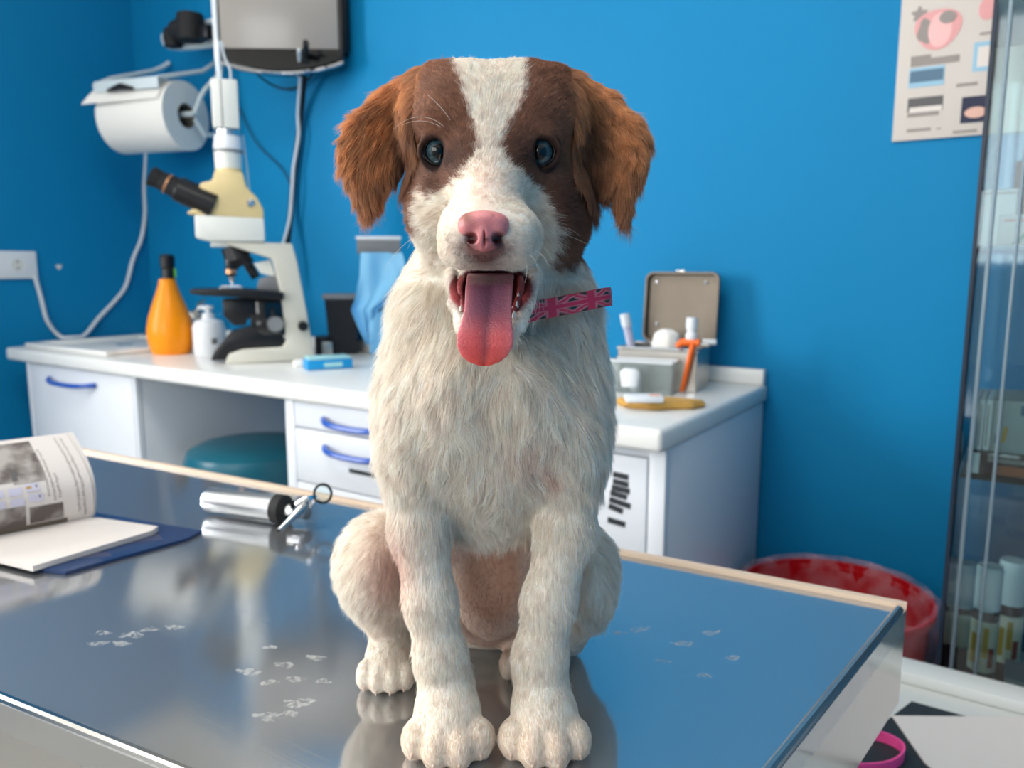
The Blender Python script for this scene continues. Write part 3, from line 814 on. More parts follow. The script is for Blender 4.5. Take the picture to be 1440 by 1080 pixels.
# tissue wad
o = item('tissue_wad', 'crumpled white tissue showing above the rim of the tin', 'tissue', 2 * k, .06, .006)
mk('wad', G().lathe([(0, 0), (15 * k, 3 * k), (19 * k, 30 * k), (21 * k, 58 * k), (17 * k, 72 * k), (8 * k, 78 * k), (0, 79 * k)], 28, sy=.8, fn=lambda a, z: 1 + .09 * math.sin(5 * a + z * 90) + .06 * math.sin(9 * a - z * 150)), 'tissue', o)
# orange tool with clear end, hanging in front of the tin's right side
o = item('orange_tool', 'orange T-shaped plastic handle with a clear end propped on the right side of the tin', 'tool', 46 * k, -.012, 0)
g = G(); g.tube([(-7 * k, 0, .004), (-3 * k, 0, 22 * k), (4 * k, .002, 58 * k), (7 * k, .003, 70 * k)], [5.5 * k, 6 * k, 7 * k, 8 * k], 12, flat=.6)
mk('tool_shaft', g, 'orange2', o)
mk('cross_bar', G().tube([(-16 * k, .003, 64 * k), (-10 * k, .003, 70 * k), (4 * k, .003, 71 * k), (15 * k, .003, 70 * k)], [6 * k, 7.5 * k, 8 * k, 7 * k], 12, flat=.7), 'orange2', o)
mk('clear_end', G().lathe([(r * k, z * k) for r, z in [(0, 74), (8, 75), (8, 82), (6, 84), (8, 92), (7.5, 104), (0, 105)]], 16, (3 * k, .003, 0)), 'seal', o)
# clear plastic tub before the tin
o = item('plastic_tub', 'small clear plastic tub standing in front of the tin', 'tub', -12 * k, -.052, 0)
g = G(); a_ = 44 * k; b_ = .042; hh = 44 * k; tt = .0012
g.bb((-a_, 0, 0.0003), (a_, b_, tt)); g.bb((-a_, 0, 0), (-a_ + tt, b_, hh)); g.bb((a_ - tt, 0, 0), (a_, b_, hh)); g.bb((-a_, 0, 0), (a_, tt, hh)); g.bb((-a_, b_ - tt, 0), (a_, b_, hh))
mk('tub_wall', g, 'plastic', o)
mk('tub_rim', G().tube([(-a_, 0, hh), (a_, 0, hh), (a_, b_, hh), (-a_, b_, hh)], .0022, 8, closed=True), 'seal', o)
o = item('glass_vial', 'tiny glass vial with a grey cap inside the clear plastic tub', 'vial', -22 * k, -.03, .0016)
mk('vial_body', G().lathe([(r * k, z * k) for r, z in [(0, 0), (8, 0), (8, 20), (5, 23), (5, 25)]], 16), 'seal', o)
mk('vial_cap', G().lathe([(r * k, z * k) for r, z in [(5.5, 24), (5.5, 31), (0, 31.5)]], 16), 'steelm', o)
# crumpled tan paper with packets in front
q = onz(925, 572, ZT); kk = mpp(q)
o = thing('crumpled_paper', 'crumpled tan paper lying at the front of the worktop by the tin', 'paper', q, facing(q))
def cr(a, z): return 1 + .08 * math.sin(3 * a + 1) + .05 * math.sin(7 * a)
g = G().lathe([(0, 0.0004), (54 * kk, .0006), (60 * kk, .006), (56 * kk, .012), (44 * kk, .014), (30 * kk, .013), (0, .011)], 48, sy=.48, fn=lambda a, z: cr(a, z) + .05 * math.sin(11 * a + 300 * z))
mk('sheet', g, 'gold', o)
q2 = onz(905, 566, ZT + .014)
o = thing('wrapped_packet', 'clear and white wrapped packet lying on the crumpled tan paper', 'packet', (q2[0], q2[1], ZT + .0155), facing(q) + .15)
mk('packet_body', G().box((0, 0, .006), (52 * kk, .035, .011), .004), 'seal', o)
mk('packet_print', G().box((14 * kk, -.006, .0118), (14 * kk, .014, .001), 0), mat('salmon_print', (240, 170, 140), .5), o)
q2 = onz(885, 556, ZT)
o = thing('wrapped_packet', 'short upright clear packet at the left end of the crumpled tan paper', 'packet', (q2[0], q2[1], ZT + .015), facing(q) - .1)
mk('packet_body', G().lathe([(0, 0), (4 * kk, .001), (5 * kk, .028), (3 * kk, .034), (0, .035)], 14, sx=3), 'seal', o)

# ================================================================== RED BIN
BX, BY, BZ, BR = -.253, 1.39, .575, .156
rb = thing('waste_bin', 'round red waste bin with a clear pink-tinted bag folded over its rim', 'bin', (BX, BY, 0))
g = G(); sgm = 56
pf = [(0, 0), (.118, 0), (.122, .01), (BR - .006, BZ - .012), (BR + .003, BZ - .01), (BR + .003, BZ), (BR - .004, BZ), (.118, .015), (0, .012)]
mk('bin_shell', G().lathe(pf, sgm), 'red', rb)
g = G()
def bagr(a, z): return 1 + .012 * math.sin(9 * a) + .010 * math.sin(17 * a + z * 60) + .006 * math.sin(31 * a)
g.lathe([(BR - .016, BZ - .10), (BR - .010, BZ - .03), (BR - .003, BZ + .004), (BR + .006, BZ + .008), (BR + .013, BZ - .002), (BR + .014, BZ - .06), (BR + .009, BZ - .13), (BR + .012, BZ - .17)], 96, fn=bagr)
g.f = [f for f in g.f if len(f) == 4]
mk('bag_liner', g, 'bag', rb)

# ================================================================== GLASS CABINET ON THE RIGHT
GX0, GX1, GY0, GY1 = -.077, .40, 1.20, 1.50
gc = thing('display_cabinet', 'tall glass display cabinet with thin metal uprights at the right edge', 'cabinet', ((GX0 + GX1) / 2, (GY0 + GY1) / 2, 0))
GZ0, GZ1 = .50, 1.475
mk('base', G().bb((GX0, GY0, 0), (GX1, GY1, GZ0 - .03), .004), 'dark', gc, world=True)
mk('base_board', G().bb((GX0, GY0, GZ0 - .028), (GX1, GY1, GZ0), .002), 'inner', gc, world=True)
mk('top_frame', G().bb((GX0, GY0, GZ1), (GX1, GY1, GZ1 + .03), .003), 'seal', gc, world=True)
mk('top_cap', G().bb((GX0 - .004, GY0 - .004, GZ1 + .03), (GX1, GY1, GZ1 + .1), .003), 'black', gc, world=True)
t = .011
for nm, x_, y_ in (('upright', GX0 + .002, GY0), ('upright', GX0 + .002, GY1 - t), ('upright', GX1 - t, GY0), ('upright', GX1 - t, GY1 - t)):
    mk(nm, G().bb((x_ if x_ > 0 or y_ > GY0 + .1 else GX0 + .016, y_, GZ0), ((x_ if x_ > 0 or y_ > GY0 + .1 else GX0 + .016) + .005, y_ + t, GZ1), .001), 'dullal', gc, world=True)
mk('edge_seal', G().bb((GX0 - .0005, GY0, GZ0), (GX0 + .0045, GY0 + .008, GZ1)), 'seald', gc, world=True)
mk('door_profile', G().bb((GX0 + .046, GY0 - .006, GZ0), (GX0 + .050, GY0 - .001, GZ1), .001), 'dullal', gc, world=True)
mk('glass_pane', G().bb((GX0 + .003, GY0 + t, GZ0), (GX0 + .006, GY1 - t, GZ1)), 'pane', gc, world=True)
mk('glass_pane', G().bb((GX0 + .008, GY0 + .003, GZ0), (GX1 - t, GY0 + .006, GZ1)), 'pane', gc, world=True)
mk('glass_pane', G().bb((GX0 + .008, GY1 - .006, GZ0), (GX1 - t, GY1 - .003, GZ1)), 'pane', gc, world=True)
S1 = float(ony(1400, 345, GY0)[2]); S2 = float(ony(1355, 668, GY0)[2])
for z_ in (S1, S2):
    mk('shelf', G().bb((GX0 + .008, GY0 + .008, z_ - .006), (GX1 - t, GY1 - .008, z_)), 'pane', gc, world=True)
S0 = GZ0
def cbox(name, label, cat, px0, px1, pyb, pyt, zs, m_, dy=.03, dep=.10, rz_=0.0):
    a_ = ony(px0, pyb, GY0 + dy); b_ = ony(px1, pyb, GY0 + dy); hh = float(ony(px0, pyt, GY0 + dy)[2] - ony(px0, pyb, GY0 + dy)[2])
    o = thing(name, label, cat, (a_[0], GY0 + dy, zs), rz_)
    w_ = float(b_[0] - a_[0])
    mk('carton', G().bb((0, 0, .0004), (w_, dep, hh), .001), m_, o)
    return o, w_, hh
o, w_, hh = cbox('medicine_box', 'white box at the left of the upper glass shelf', 'box', 1377, 1425, 343, 264, S1, 'seal', .05)
mk('lid_flap', G().bb((.002, -.001, hh * .92), (w_ - .002, .0, hh * .94)), 'inkl', o)
o, w_, hh = cbox('medicine_box', 'white box with a teal diagonal stripe on the upper glass shelf', 'box', 1402, 1475, 343, 300, S1, 'seal', .015, .03)
g = G().prism([(w_ * .28, .002), (w_ * .42, .002), (w_ * .95, hh * .9), (w_ * .85, hh * .9)], .0008, 'XZ', -.0008); mk('stripe_print', g, 'tealstripe', o)
mk('text_print', G().bb((w_ * .1, -.0008, hh * .78), (w_ * .5, 0, hh * .85)), 'pinkprint', o)
o, w_, hh = cbox('medicine_box', 'navy box standing behind the white boxes on the upper glass shelf', 'box', 1418, 1490, 343, 222, S1, 'darkb', .16)
o, w_, hh = cbox('medicine_box', 'flat maroon and orange box at the bottom of the middle shelf stack', 'box', 1358, 1480, 667, 634, S2, 'darkred', .012, .16)
mk('orange_panel', G().bb((w_ * .32, -.0008, hh * .12), (w_ * .98, 0, hh * .5)), 'orangeprint', o)
mk('end_label', G().bb((-.0006, .01, .002), (0, .14, hh - .002)), 'seal', o)
mk('front_label', G().bb((.001, -.0008, .002), (w_ * .15, 0, hh - .002)), 'seal', o)
mk('text_print', G().bb((w_ * .25, -.0009, hh * .62), (w_ * .8, 0, hh * .8)), 'inkl', o)
hs = hh
for i_, (pa, pb) in enumerate(((1364, 1371), (1372, 1380), (1381, 1391))):
    o, w_, hh = cbox('medicine_box', ['slim white box, leftmost of the upright ones on the maroon box', 'slim white box, middle of the upright ones on the maroon box', 'slim white box touching the grey box on the maroon box'][i_], 'box', pa, pb, 634, 562, S2 + hs + .0005, 'seal', .015 + .001 * i_, .11)
    mk('edge_print', G().bb((w_ * .3, -.0006, hh * .1), (w_ * .5, 0, hh * .9)), 'inkl', o)
o, w_, hh = cbox('medicine_box', 'grey box with a mustard print standing on the maroon box', 'box', 1392, 1470, 634, 560, S2 + hs + .0005, 'greyc', .015, .11)
g = G().prism([(w_ * .18, hh * .2), (w_ * .26, hh * .2), (w_ * .3, hh * .5), (w_ * .22, hh * .5)], .0008, 'XZ', -.0008); mk('mustard_print', g, 'labelg', o)
mk('dark_print', G().bb((w_ * .06, -.0008, hh * .18), (w_ * .14, 0, hh * .34)), 'blueprint', o)
mk('dark_print', G().bb((w_ * .5, -.0008, hh * .74), (w_ * .6, 0, hh * .92)), 'greenprint' if 'greenprint' in M else 'blueprint', o)
# spray bottles on the base board
def spray(px, dy, pyt, pyb, rpx, label, zs=S0):
    a_ = ony(px, 900, GY0 + dy); kx = mpp(a_)
    o = thing('spray_can', label, 'bottle', (a_[0], GY0 + dy, zs + .0005))
    top = float(ony(px, pyt, GY0 + dy)[2] - zs); r = rpx * kx
    c0 = top - 58 * kx
    mk('can_body', G().lathe([(0, 0), (r, 0), (r, c0 - .012), (r * .8, c0 - .002), (r * .8, c0)], 28), 'darkred', o)
    mk('cap', G().lathe([(r * .96, c0 - .004), (r * .96, top - .004), (r * .88, top), (0, top)], 28), 'seal', o)
    lb = mk('label_wrap', G().lathe([(r * 1.012, c0 * .42), (r * 1.012, c0 * .88)], 28), 'label', o)
    return o
def fix(o, r): return o
for a_ in ((1383, .045, 794, 0, 17, 'spray can with a gold label, nearest the front left of the cabinet floor'),
           (1415, .10, 786, 0, 18, 'spray can with a white cap half behind the nearer gold-labelled one'),
           (1349, .16, 790, 0, 16, 'dark spray can behind the left metal upright of the cabinet')):
    o = spray(*a_)
    for ch in list(o.children):
        if ch.name.startswith('label_wrap') and 'dark spray' not in o['label']:
            zs_ = [v.co.z for v in ch.data.vertices]; z0_, z1_ = min(zs_), max(zs_); r_ = max(v.co.x for v in ch.data.vertices)
            for (u0, u1, a0_, a1_, m_) in ((.15, .75, -2.6, -1.75, 'labelg'), (.3, .9, -1.6, -1.2, 'labelg'), (.1, .5, -1.15, -.7, 'labelr')):
                pts = [(r_ * 1.01 * math.cos(a0_ + (a1_ - a0_) * j / 6), r_ * 1.01 * math.sin(a0_ + (a1_ - a0_) * j / 6)) for j in range(7)]
                vs_ = [(x, y, z0_ + (z1_ - z0_) * u0) for x, y in pts] + [(x, y, z0_ + (z1_ - z0_) * u1) for x, y in pts]
                mk('label_print', G().add(vs_, [(j, j + 1, j + 8, j + 7) for j in range(6)]), m_, ch)
o, w_, hh = cbox('medicine_box', 'grey-white box with a green lid at the front right of the cabinet floor', 'box', 1411, 1475, 968, 893, S0, 'greyc', .012, .05)
mk('green_lid', G().bb((-.001, -.001, hh), (w_ + .001, .051, hh + .006), .001), 'blueprint', o)

a_ = ony(1415, 960, GY0 + .012)
o = thing('red_stopper', 'small red double-knobbed stopper at the front right of the cabinet floor', 'stopper', (a_[0] - .004, GY0 + .0 - .0, S0 + .0005))
ks_ = mpp(a_)
mk('stopper_body', G().lathe([(0, 0), (12 * ks_, 1 * ks_), (15 * ks_, 8 * ks_), (12 * ks_, 15 * ks_), (8 * ks_, 17 * ks_), (12 * ks_, 20 * ks_), (14 * ks_, 27 * ks_), (11 * ks_, 34 * ks_), (0, 37 * ks_)], 24, (0, .03, 0)), 'red', o)
# ================================================================== SIDE DESK, LOWER RIGHT
DZ = .60
sd = thing('side_desk', 'pale grey side desk at the lower right with a low ledge along its back', 'desk', (.25, .85, 0))
yb_ = float(onz(1275, 940, DZ)[1]); yb_ = min(yb_, GY0 - .012)
dx0, dx1, dy0 = -.16, .75, .30
mk('desk_top', G().bb((dx0, dy0, DZ - .03), (dx1, yb_, DZ), .003), 'inner', sd, world=True)
mk('back_ledge', G().bb((dx0, yb_ - .045, DZ), (dx1, yb_, DZ + .016), .003), 'inner', sd, world=True)
for x_, y_ in ((dx0 + .03, dy0 + .03), (dx1 - .07, dy0 + .03), (dx0 + .03, yb_ - .07), (dx1 - .07, yb_ - .07)):
    mk('leg', G().bb((x_, y_, 0), (x_ + .04, y_ + .04, DZ - .031), .003), 'grey', sd, world=True)
def flat(px, z, th, m_, name, label, cat):
    pts = [onz(a_, b_, z + th) for a_, b_ in px]
    c_ = np.mean(pts, axis=0); c_[2] = z
    o = thing(name, label, cat, c_)
    mk('sheet', G().slab([tuple(p) for p in pts], th - .0004), m_, o, world=True, smooth=False)
    return o
flat([(1130, 1120), (1205, 1045), (1282, 986), (1362, 1008), (1395, 1030), (1400, 1150), (1330, 1150)], DZ, .004, 'dark', 'desk_mat', 'dark grey mat under the white sheet on the side desk', 'mat')
flat([(1254, 1006), (1440, 1008), (1560, 1040), (1500, 1200), (1370, 1130), (1300, 1072)], DZ + .0042, .0016, 'paper', 'paper_sheet', 'plain white paper sheet at the lower right corner', 'paper')
pts = catmull([onz(a_, b_, DZ + .011) for a_, b_ in ((1226, 1033), (1250, 1040), (1268, 1052), (1266, 1066), (1246, 1077), (1212, 1080), (1180, 1078))], 5)
g = G(); vs_ = []
for q in pts: vs_ += [(q[0], q[1], q[2] + .006), (q[0], q[1], q[2] - .0062)]
n = len(pts)
for i, q in enumerate(pts):
    d = np.array(pts[min(i + 1, n - 1)]) - np.array(pts[max(i - 1, 0)]); d = d / np.linalg.norm(d); nn = np.array([-d[1], d[0], 0]) * .0022
    vs_ += [(q[0] + nn[0], q[1] + nn[1], q[2] + .006), (q[0] + nn[0], q[1] + nn[1], q[2] - .0062)]
fs_ = []
A_ = lambda i: 2 * i; B_ = lambda i: 2 * n + 2 * i
for i in range(n - 1):
    fs_ += [(A_(i), A_(i) + 1, A_(i + 1) + 1, A_(i + 1)), (B_(i), B_(i + 1), B_(i + 1) + 1, B_(i) + 1), (A_(i), A_(i + 1), B_(i + 1), B_(i)), (A_(i) + 1, B_(i) + 1, B_(i + 1) + 1, A_(i + 1) + 1)]
fs_ += [(A_(0), B_(0), B_(0) + 1, A_(0) + 1), (A_(n - 1), A_(n - 1) + 1, B_(n - 1) + 1, B_(n - 1))]
tag(mk('strap_loop', g.add(vs_, fs_), 'pink'), 'bright pink strap loop lying on the side desk', 'strap')

# ================================================================== EXAMINATION TABLE
TZ = .85
# corners read off the steel top: far right, near right, near left, far left
FR = np.array([-.071, .708])
dF = np.array([-1.0, -.0795]); dR = np.array([-.11, -1.0]); nP = np.array([-.553, .212]); dNr = np.array([-1.0, -.128])
def cross_(p, d, q, e):
    t_ = ((q[0] - p[0]) * e[1] - (q[1] - p[1]) * e[0]) / (d[0] * e[1] - d[1] * e[0]); return p + d * t_
NR = cross_(FR, dR, nP, dNr)
FL = FR + dF * 1.25
NL = cross_(FL, dR, nP, dNr)
c_ = (FR + NR + FL + NL) / 4
tb = thing('examination_table', 'brushed steel veterinary examination table the puppy sits on', 'table', (c_[0], c_[1], 0), 0)
Q = [FR, FL, NL, NR]
def quad(off, z0, z1):
    """table outline pushed out by off, between two heights"""
    P_ = []
    for i in range(4):
        a_, b_, d_ = Q[i - 1], Q[i], Q[(i + 1) % 4]
        e1 = (b_ - a_) / np.linalg.norm(b_ - a_); e2 = (d_ - b_) / np.linalg.norm(d_ - b_)
        n1 = np.array([e1[1], -e1[0]]); n2 = np.array([e2[1], -e2[0]])
        P_.append(cross_(b_ + n1 * off, e1, b_ + n2 * off, e2))
    return P_
g = G().prism([tuple(p) for p in quad(0, 0, 0)], .02, 'XY', TZ - .02); mk('table_top', g, 'top', tb, world=True)
qi = quad(-.0045, 0, 0)
for i in (1, 2, 3):
    a_, b_ = qi[i], qi[(i + 1) % 4]
    mk('lip', G().tube([(a_[0], a_[1], TZ + .0005), (b_[0], b_[1], TZ + .0005)], .0038, 10), 'steelm' if i == 3 else 'steel', tb, world=True)
def wallstrip(o0, o1, i, z0, z1, nm, m_):
    A0, A1 = quad(o0, 0, 0), quad(o1, 0, 0); j = (i + 1) % 4
    return mk(nm, G().prism([tuple(A0[i]), tuple(A0[j]), tuple(A1[j]), tuple(A1[i])], z1 - z0, 'XY', z0), m_, tb, world=True)
for i in range(4): wallstrip(-.0015, 0, i, TZ - .085, TZ - .02, 'apron', 'steel')
nf = np.array([-dF[1], dF[0]]); nf = nf / np.linalg.norm(nf); nf = nf if nf[1] > 0 else -nf
o = mk('far_edging', G().prism([tuple(FR + nf * .0005), tuple(FR + nf * .0075), tuple(FL + nf * .0075), tuple(FL + nf * .0005)], .0105, 'XY', TZ - .006), 'cream', tb, world=True); o['label'] = 'raised lip along the far edge, coloured cream for its warm reflection'  # cream colour stands in for the warm reflection on the raised lip
for q in quad(-.08, 0, 0):
    x_, y_ = q
    l_ = mk('leg', G().bb((x_ - .018, y_ - .018, .02), (x_ + .018, y_ + .018, TZ - .021), .003), 'steelm', tb, world=True)
    mk('foot', G().lathe([(.024, 0), (.024, .012), (.014, .02)], 16, (x_, y_, 0)), 'rubber', l_, world=True)
# dried paw prints on the steel: thin pale smears
def smear(px, py, rx, ry, rot, parent=tb):
    q = onz(px, py, TZ)
    g = G().lathe([(0, .00035), (.6, .0003), (1, .0001)], 14, (0, 0, 0), 'Z', rx, ry, lambda a, z: 1 + .18 * math.sin(3 * a + px) + .12 * math.sin(5 * a))
    ca, sa = math.cos(rot), math.sin(rot)
    g.v = [(q[0] + x * ca - y * sa, q[1] + x * sa + y * ca, TZ + z) for x, y, z in g.v]
    mk('dried_paw_print', g, M['smear'], parent, world=True)
def smear_mat():
    m = mat('dried_smear', (214, 214, 210), .6)
    nt = m.node_tree; N = nt.nodes; L = nt.links; b = N['Principled BSDF']
    t_ = N.new('ShaderNodeBsdfTransparent'); x = N.new('ShaderNodeMixShader')
    tc = N.new('ShaderNodeTexCoord'); n_ = N.new('ShaderNodeTexNoise'); n_.inputs['Scale'].default_value = 330; n_.inputs['Detail'].default_value = 4
    L.new(tc.outputs['Object'], n_.inputs['Vector'])
    mr = N.new('ShaderNodeMapRange'); mr.inputs['From Min'].default_value = .42; mr.inputs['From Max'].default_value = .68
    mr.inputs['To Min'].default_value = .0; mr.inputs['To Max'].default_value = .30
    L.new(n_.outputs['Fac'], mr.inputs['Value']); L.new(mr.outputs['Result'], x.inputs[0])
    L.new(t_.outputs[0], x.inputs[1]); L.new(b.outputs[0], x.inputs[2])
    L.new(x.outputs[0], N['Material Output'].inputs['Surface'])
    return m
M['smear'] = smear_mat()
for (px, py, s_) in ((185, 893, 1.0), (145, 890, .7), (138, 905, .8), (170, 905, .8), (210, 885, .8), (245, 882, .8), (350, 945, 1.0), (380, 960, .7), (400, 935, .8), (415, 955, .8),
                     (445, 925, .8), (415, 990, .9), (430, 985, .7), (405, 1005, .8), (375, 1008, 1.0), (455, 958, .6), (380, 910, .6),
                     (900, 885, .9), (870, 890, .7), (960, 905, .9), (1000, 890, .8), (930, 930, .7), (1030, 925, .7), (990, 950, .6)):
    smear(px, py, .010 * s_, .0052 * s_, YAW + random.uniform(-.3, .3))

# ------------------------------------------------------------------ otoscope
p0 = onz(292, 703, TZ + .016); p1 = onz(404, 718, TZ + .016)
R0 = .0145
A = np.array([p0[0], p0[1]]); B = np.array([p1[0], p1[1]]); d2 = (B - A) / np.linalg.norm(B - A); HL = float(np.linalg.norm(B - A))
ot = thing('otoscope', 'silver otoscope with a ribbed black collar and a round lens lying on the table', 'otoscope', (p0[0], p0[1], TZ), math.atan2(d2[1], d2[0]))
z_ = R0 + .0022
mk('handle', G().lathe([(0, 0), (R0 * .7, .0), (R0 * .95, .002), (R0, .005), (R0, HL * .86), (R0 * .97, HL * .88)], 40, (0, 0, z_), 'X'), 'alum', ot)
mk('collar', G().lathe([(R0 * .9, HL * .86), (R0 * 1.14, HL * .87), (R0 * 1.14, HL * .97), (R0 * .8, HL), (R0 * .5, HL)], 48, (0, 0, z_), 'X', fn=lambda a, z: 1 + .015 * math.sin(24 * a)), 'rubber', ot)
mk('neck', G().lathe([(R0 * .5, HL * .98), (R0 * .5, HL + .012), (R0 * .42, HL + .014), (R0 * .42, HL + .02), (0, HL + .021)], 28, (0, 0, z_), 'X'), 'chrome', ot)
def wo(px, py, z): q = onz(px, py, z); return q
hc = wo(428, 712, TZ + .028); tipc = wo(392, 746, TZ + .012)
mk('speculum', G().tube([hc, hc + (tipc - hc) * .25, hc + (tipc - hc) * .5, tipc], [.0068, .0062, .0042, .0026], 20), 'steel', ot, world=True)
mk('speculum_mouth', G().tube([tipc, tipc + (tipc - hc) * .02], [.0021, .0021], 16), 'rubber', ot, world=True)
mk('head', G().tube([wo(414, 714, TZ + .02), wo(424, 708, TZ + .03), hc + (hc - tipc) * .15, wo(443, 700, TZ + .032)], [.006, .0085, .0075, .004], 18), 'chrome', ot, world=True)
mk('head_base', G().tube([wo(410, 718, TZ + .014), wo(432, 722, TZ + .014)], [.0062, .0075], 16), 'chrome', ot, world=True)
rcn = wo(454, 694, TZ + .034); rk = mpp(rcn)
nrm = -FWD
ring = []
for i in range(36):
    a_ = 2 * pi * i / 36
    ring.append(rcn + (RGT * math.cos(a_) * 12 + UPV * math.sin(a_) * 13) * rk)
rg = mk('lens_ring', G().tube(ring, 1.9 * rk, 8, closed=True), 'rubber', ot, world=True)
lens = G().add([tuple(rcn)] + [tuple(q) for q in ring], [(0, i + 1, (i + 1) % 36 + 1) for i in range(36)])
mk('lens', lens, 'pane', rg, world=True) if False else mk('lens', lens, 'pane', ot, world=True)
mk('lens_arm', G().tube([hc, wo(444, 700, TZ + .032)], [.003, .0022], 10), 'steel', ot, world=True)

# ------------------------------------------------------------------ folder and booklet
pts = [onz(a_, b_, TZ + .0035) for a_, b_ in ((-40, 716), (112, 717), (284, 746), (262, 757), (92, 804), (66, 801), (-60, 770))]
fo = thing('folder', 'glossy navy blue folder under the open booklet', 'folder', (*np.mean(pts, axis=0)[:2], TZ))
mk('cover', G().slab([tuple(p) for p in pts], .0031), 'folder', fo, world=True)
for (a_, b_, c2, d2_) in ((185, 753, 222, 760), (95, 779, 150, 783)):
    q = [onz(a_, b_, TZ + .0037), onz(c2, b_ - 3, TZ + .0037), onz(c2 + 8, d2_ - 1, TZ + .0037), onz(a_ - 5, d2_ + 4, TZ + .0037)]
    mk('cover_print', G().slab([tuple(v) for v in q], .0002), mat('dusky_print', (60, 66, 96), .3), fo, world=True)
pts = [onz(a_, b_, TZ + .0095) for a_, b_ in ((-70, 748), (0, 752), (118, 727), (140, 728), (222, 740), (214, 746), (46, 796), (0, 785), (-80, 768))]
bk = thing('booklet', 'open booklet with its printed page curling up at the left edge', 'booklet', (*np.mean(pts, axis=0)[:2], TZ + .0036))
pa = [tuple(p) for p in pts]
mk('page_block', G().slab(pa, .0054), 'paper', bk, world=True)
mk('back_cover', G().slab([(p[0], p[1], p[2] - .0055) for p in pa], .0004), 'dark', bk, world=True)
# curling printed page: bottom edge at the spine, top edge free
va = 0.0
def curve(u, v):
    # u 0..1 from off-frame left to the right edge; v 0..1 from the spine up
    bx_ = -130 + u * 262; by_ = 778 - u * 52 + 0
    tx_ = -150 + u * 242; ty_ = 640 - u * 30
    bulge = math.sin(pi * v) * 14 * (u * .6 + .4)
    px = bx_ + (tx_ - bx_) * v + bulge * .9
    py = by_ + (ty_ - by_) * v
    v0 = float((onz(bx_, by_, TZ + .0098) - CAM) @ HOR)
    dist = v0 + .012 * v + .03 * v * v - .02 * math.sin(pi * v)
    q = onv(px, py, dist)
    return q
g = G().sheet(lambda u, v: tuple(curve(u, v)), 24, 16)
nv_ = len(g.v)
g.add([tuple(np.array(p) + HOR * .0008) for p in g.v], [tuple(reversed(f)) for f in g.f])
pg = mk('printed_page', g, 'paper', bk, world=True); 
mk('page_behind', G().sheet(lambda u, v: tuple(curve(u, v) + HOR * (.003 + .006 * v) + RGT * .003 * v), 24, 16), 'paper', bk, world=True)
def patch(u0, v0, u1, v1, m_, nm='page_print', n=6, off=.0006, fn=None):
    g = G().sheet(lambda a_, b_: tuple(curve(u0 + (u1 - u0) * a_, v0 + (v1 - v0) * b_) - HOR * off), n, n)
    return mk(nm, g, m_, pg, world=True)
photo = mat('photo_print', (112, 98, 92), .5, noise=.0)
def photo_mat(name, a_, b_, sc_, lo=.42, hi=.58):
    m = mat(name, a_, .5); nt = m.node_tree; N = nt.nodes; L = nt.links; b = N['Principled BSDF']
    tc = N.new('ShaderNodeTexCoord'); n_ = N.new('ShaderNodeTexNoise'); n_.inputs['Scale'].default_value = sc_; n_.inputs['Detail'].default_value = 3
    L.new(tc.outputs['Object'], n_.inputs['Vector'])
    cr_ = N.new('ShaderNodeValToRGB'); cr_.color_ramp.elements[0].position = lo; cr_.color_ramp.elements[1].position = hi
    cr_.color_ramp.elements[0].color = (*lin(a_), 1); cr_.color_ramp.elements[1].color = (*lin(b_), 1)
    L.new(n_.outputs['Fac'], cr_.inputs[0]); L.new(cr_.outputs[0], b.inputs['Base Color'])
    return m
ph = photo_mat('grey_photo_print', (96, 86, 82), (176, 168, 162), 28)
patch(.60, .52, .78, .97, ph); patch(.30, .55, .60, .99, ph)
patch(.66, .06, .84, .24, ph); patch(.30, .05, .64, .27, ph)
patch(.30, .0, .86, .05, 'card')
for (u0, v0) in ((.655, .42), (.665, .30), (.56, .40), (.565, .28), (.46, .40), (.46, .28)):
    patch(u0, v0, u0 + .075, v0 + .085, mat('lilac_print', (206, 202, 220), .6), 'page_print', 3, .0008)
patch(.66, .455, .69, .48, 'labelg', 'page_print', 2, .001); patch(.712, .46, .72, .49, 'ink', 'page_print', 2, .001); patch(.72, .34, .728, .37, 'ink', 'page_print', 2, .001)
patch(.60, .56, .63, .66, 'ink', off=.0008, n=3)
g = G()
rr = random.Random(5)
for (uc, va_, vb_, gap) in ((.955, .05, .97, .022), (.925, .1, .96, .022), (.80, .28, .86, .03), (.775, .34, .82, .03), (.83, .3, .6, .03)):
    v = va_
    while v < vb_:
        h_ = gap * rr.uniform(.3, .6); uu = uc + rr.uniform(-.003, .003); w_ = .006
        q = [curve(uu - w_, v), curve(uu + w_, v), curve(uu + w_, v + h_), curve(uu - w_, v + h_)]
        g.add([tuple(p - HOR * .0007) for p in q], [(0, 1, 2, 3)]); v += gap
mk('text_lines', g, 'inkl', pg, world=True)['kind'] = 'stuff'
g = G()
for i in range(5):
    a_ = 60 + i * 6; q = [onz(20 + i * 10, 767 - i * 6, TZ + .00965), onz(80 + i * 22, 756 - i * 5, TZ + .00965)]
    q2 = [p + np.array([.0005, .001, 0]) for p in q]
    g.add([tuple(q[0]), tuple(q[1]), tuple(q2[1]), tuple(q2[0])], [(0, 1, 2, 3)])
mk('ruled_lines', g, 'inkl', bk, world=True)['kind'] = 'stuff'
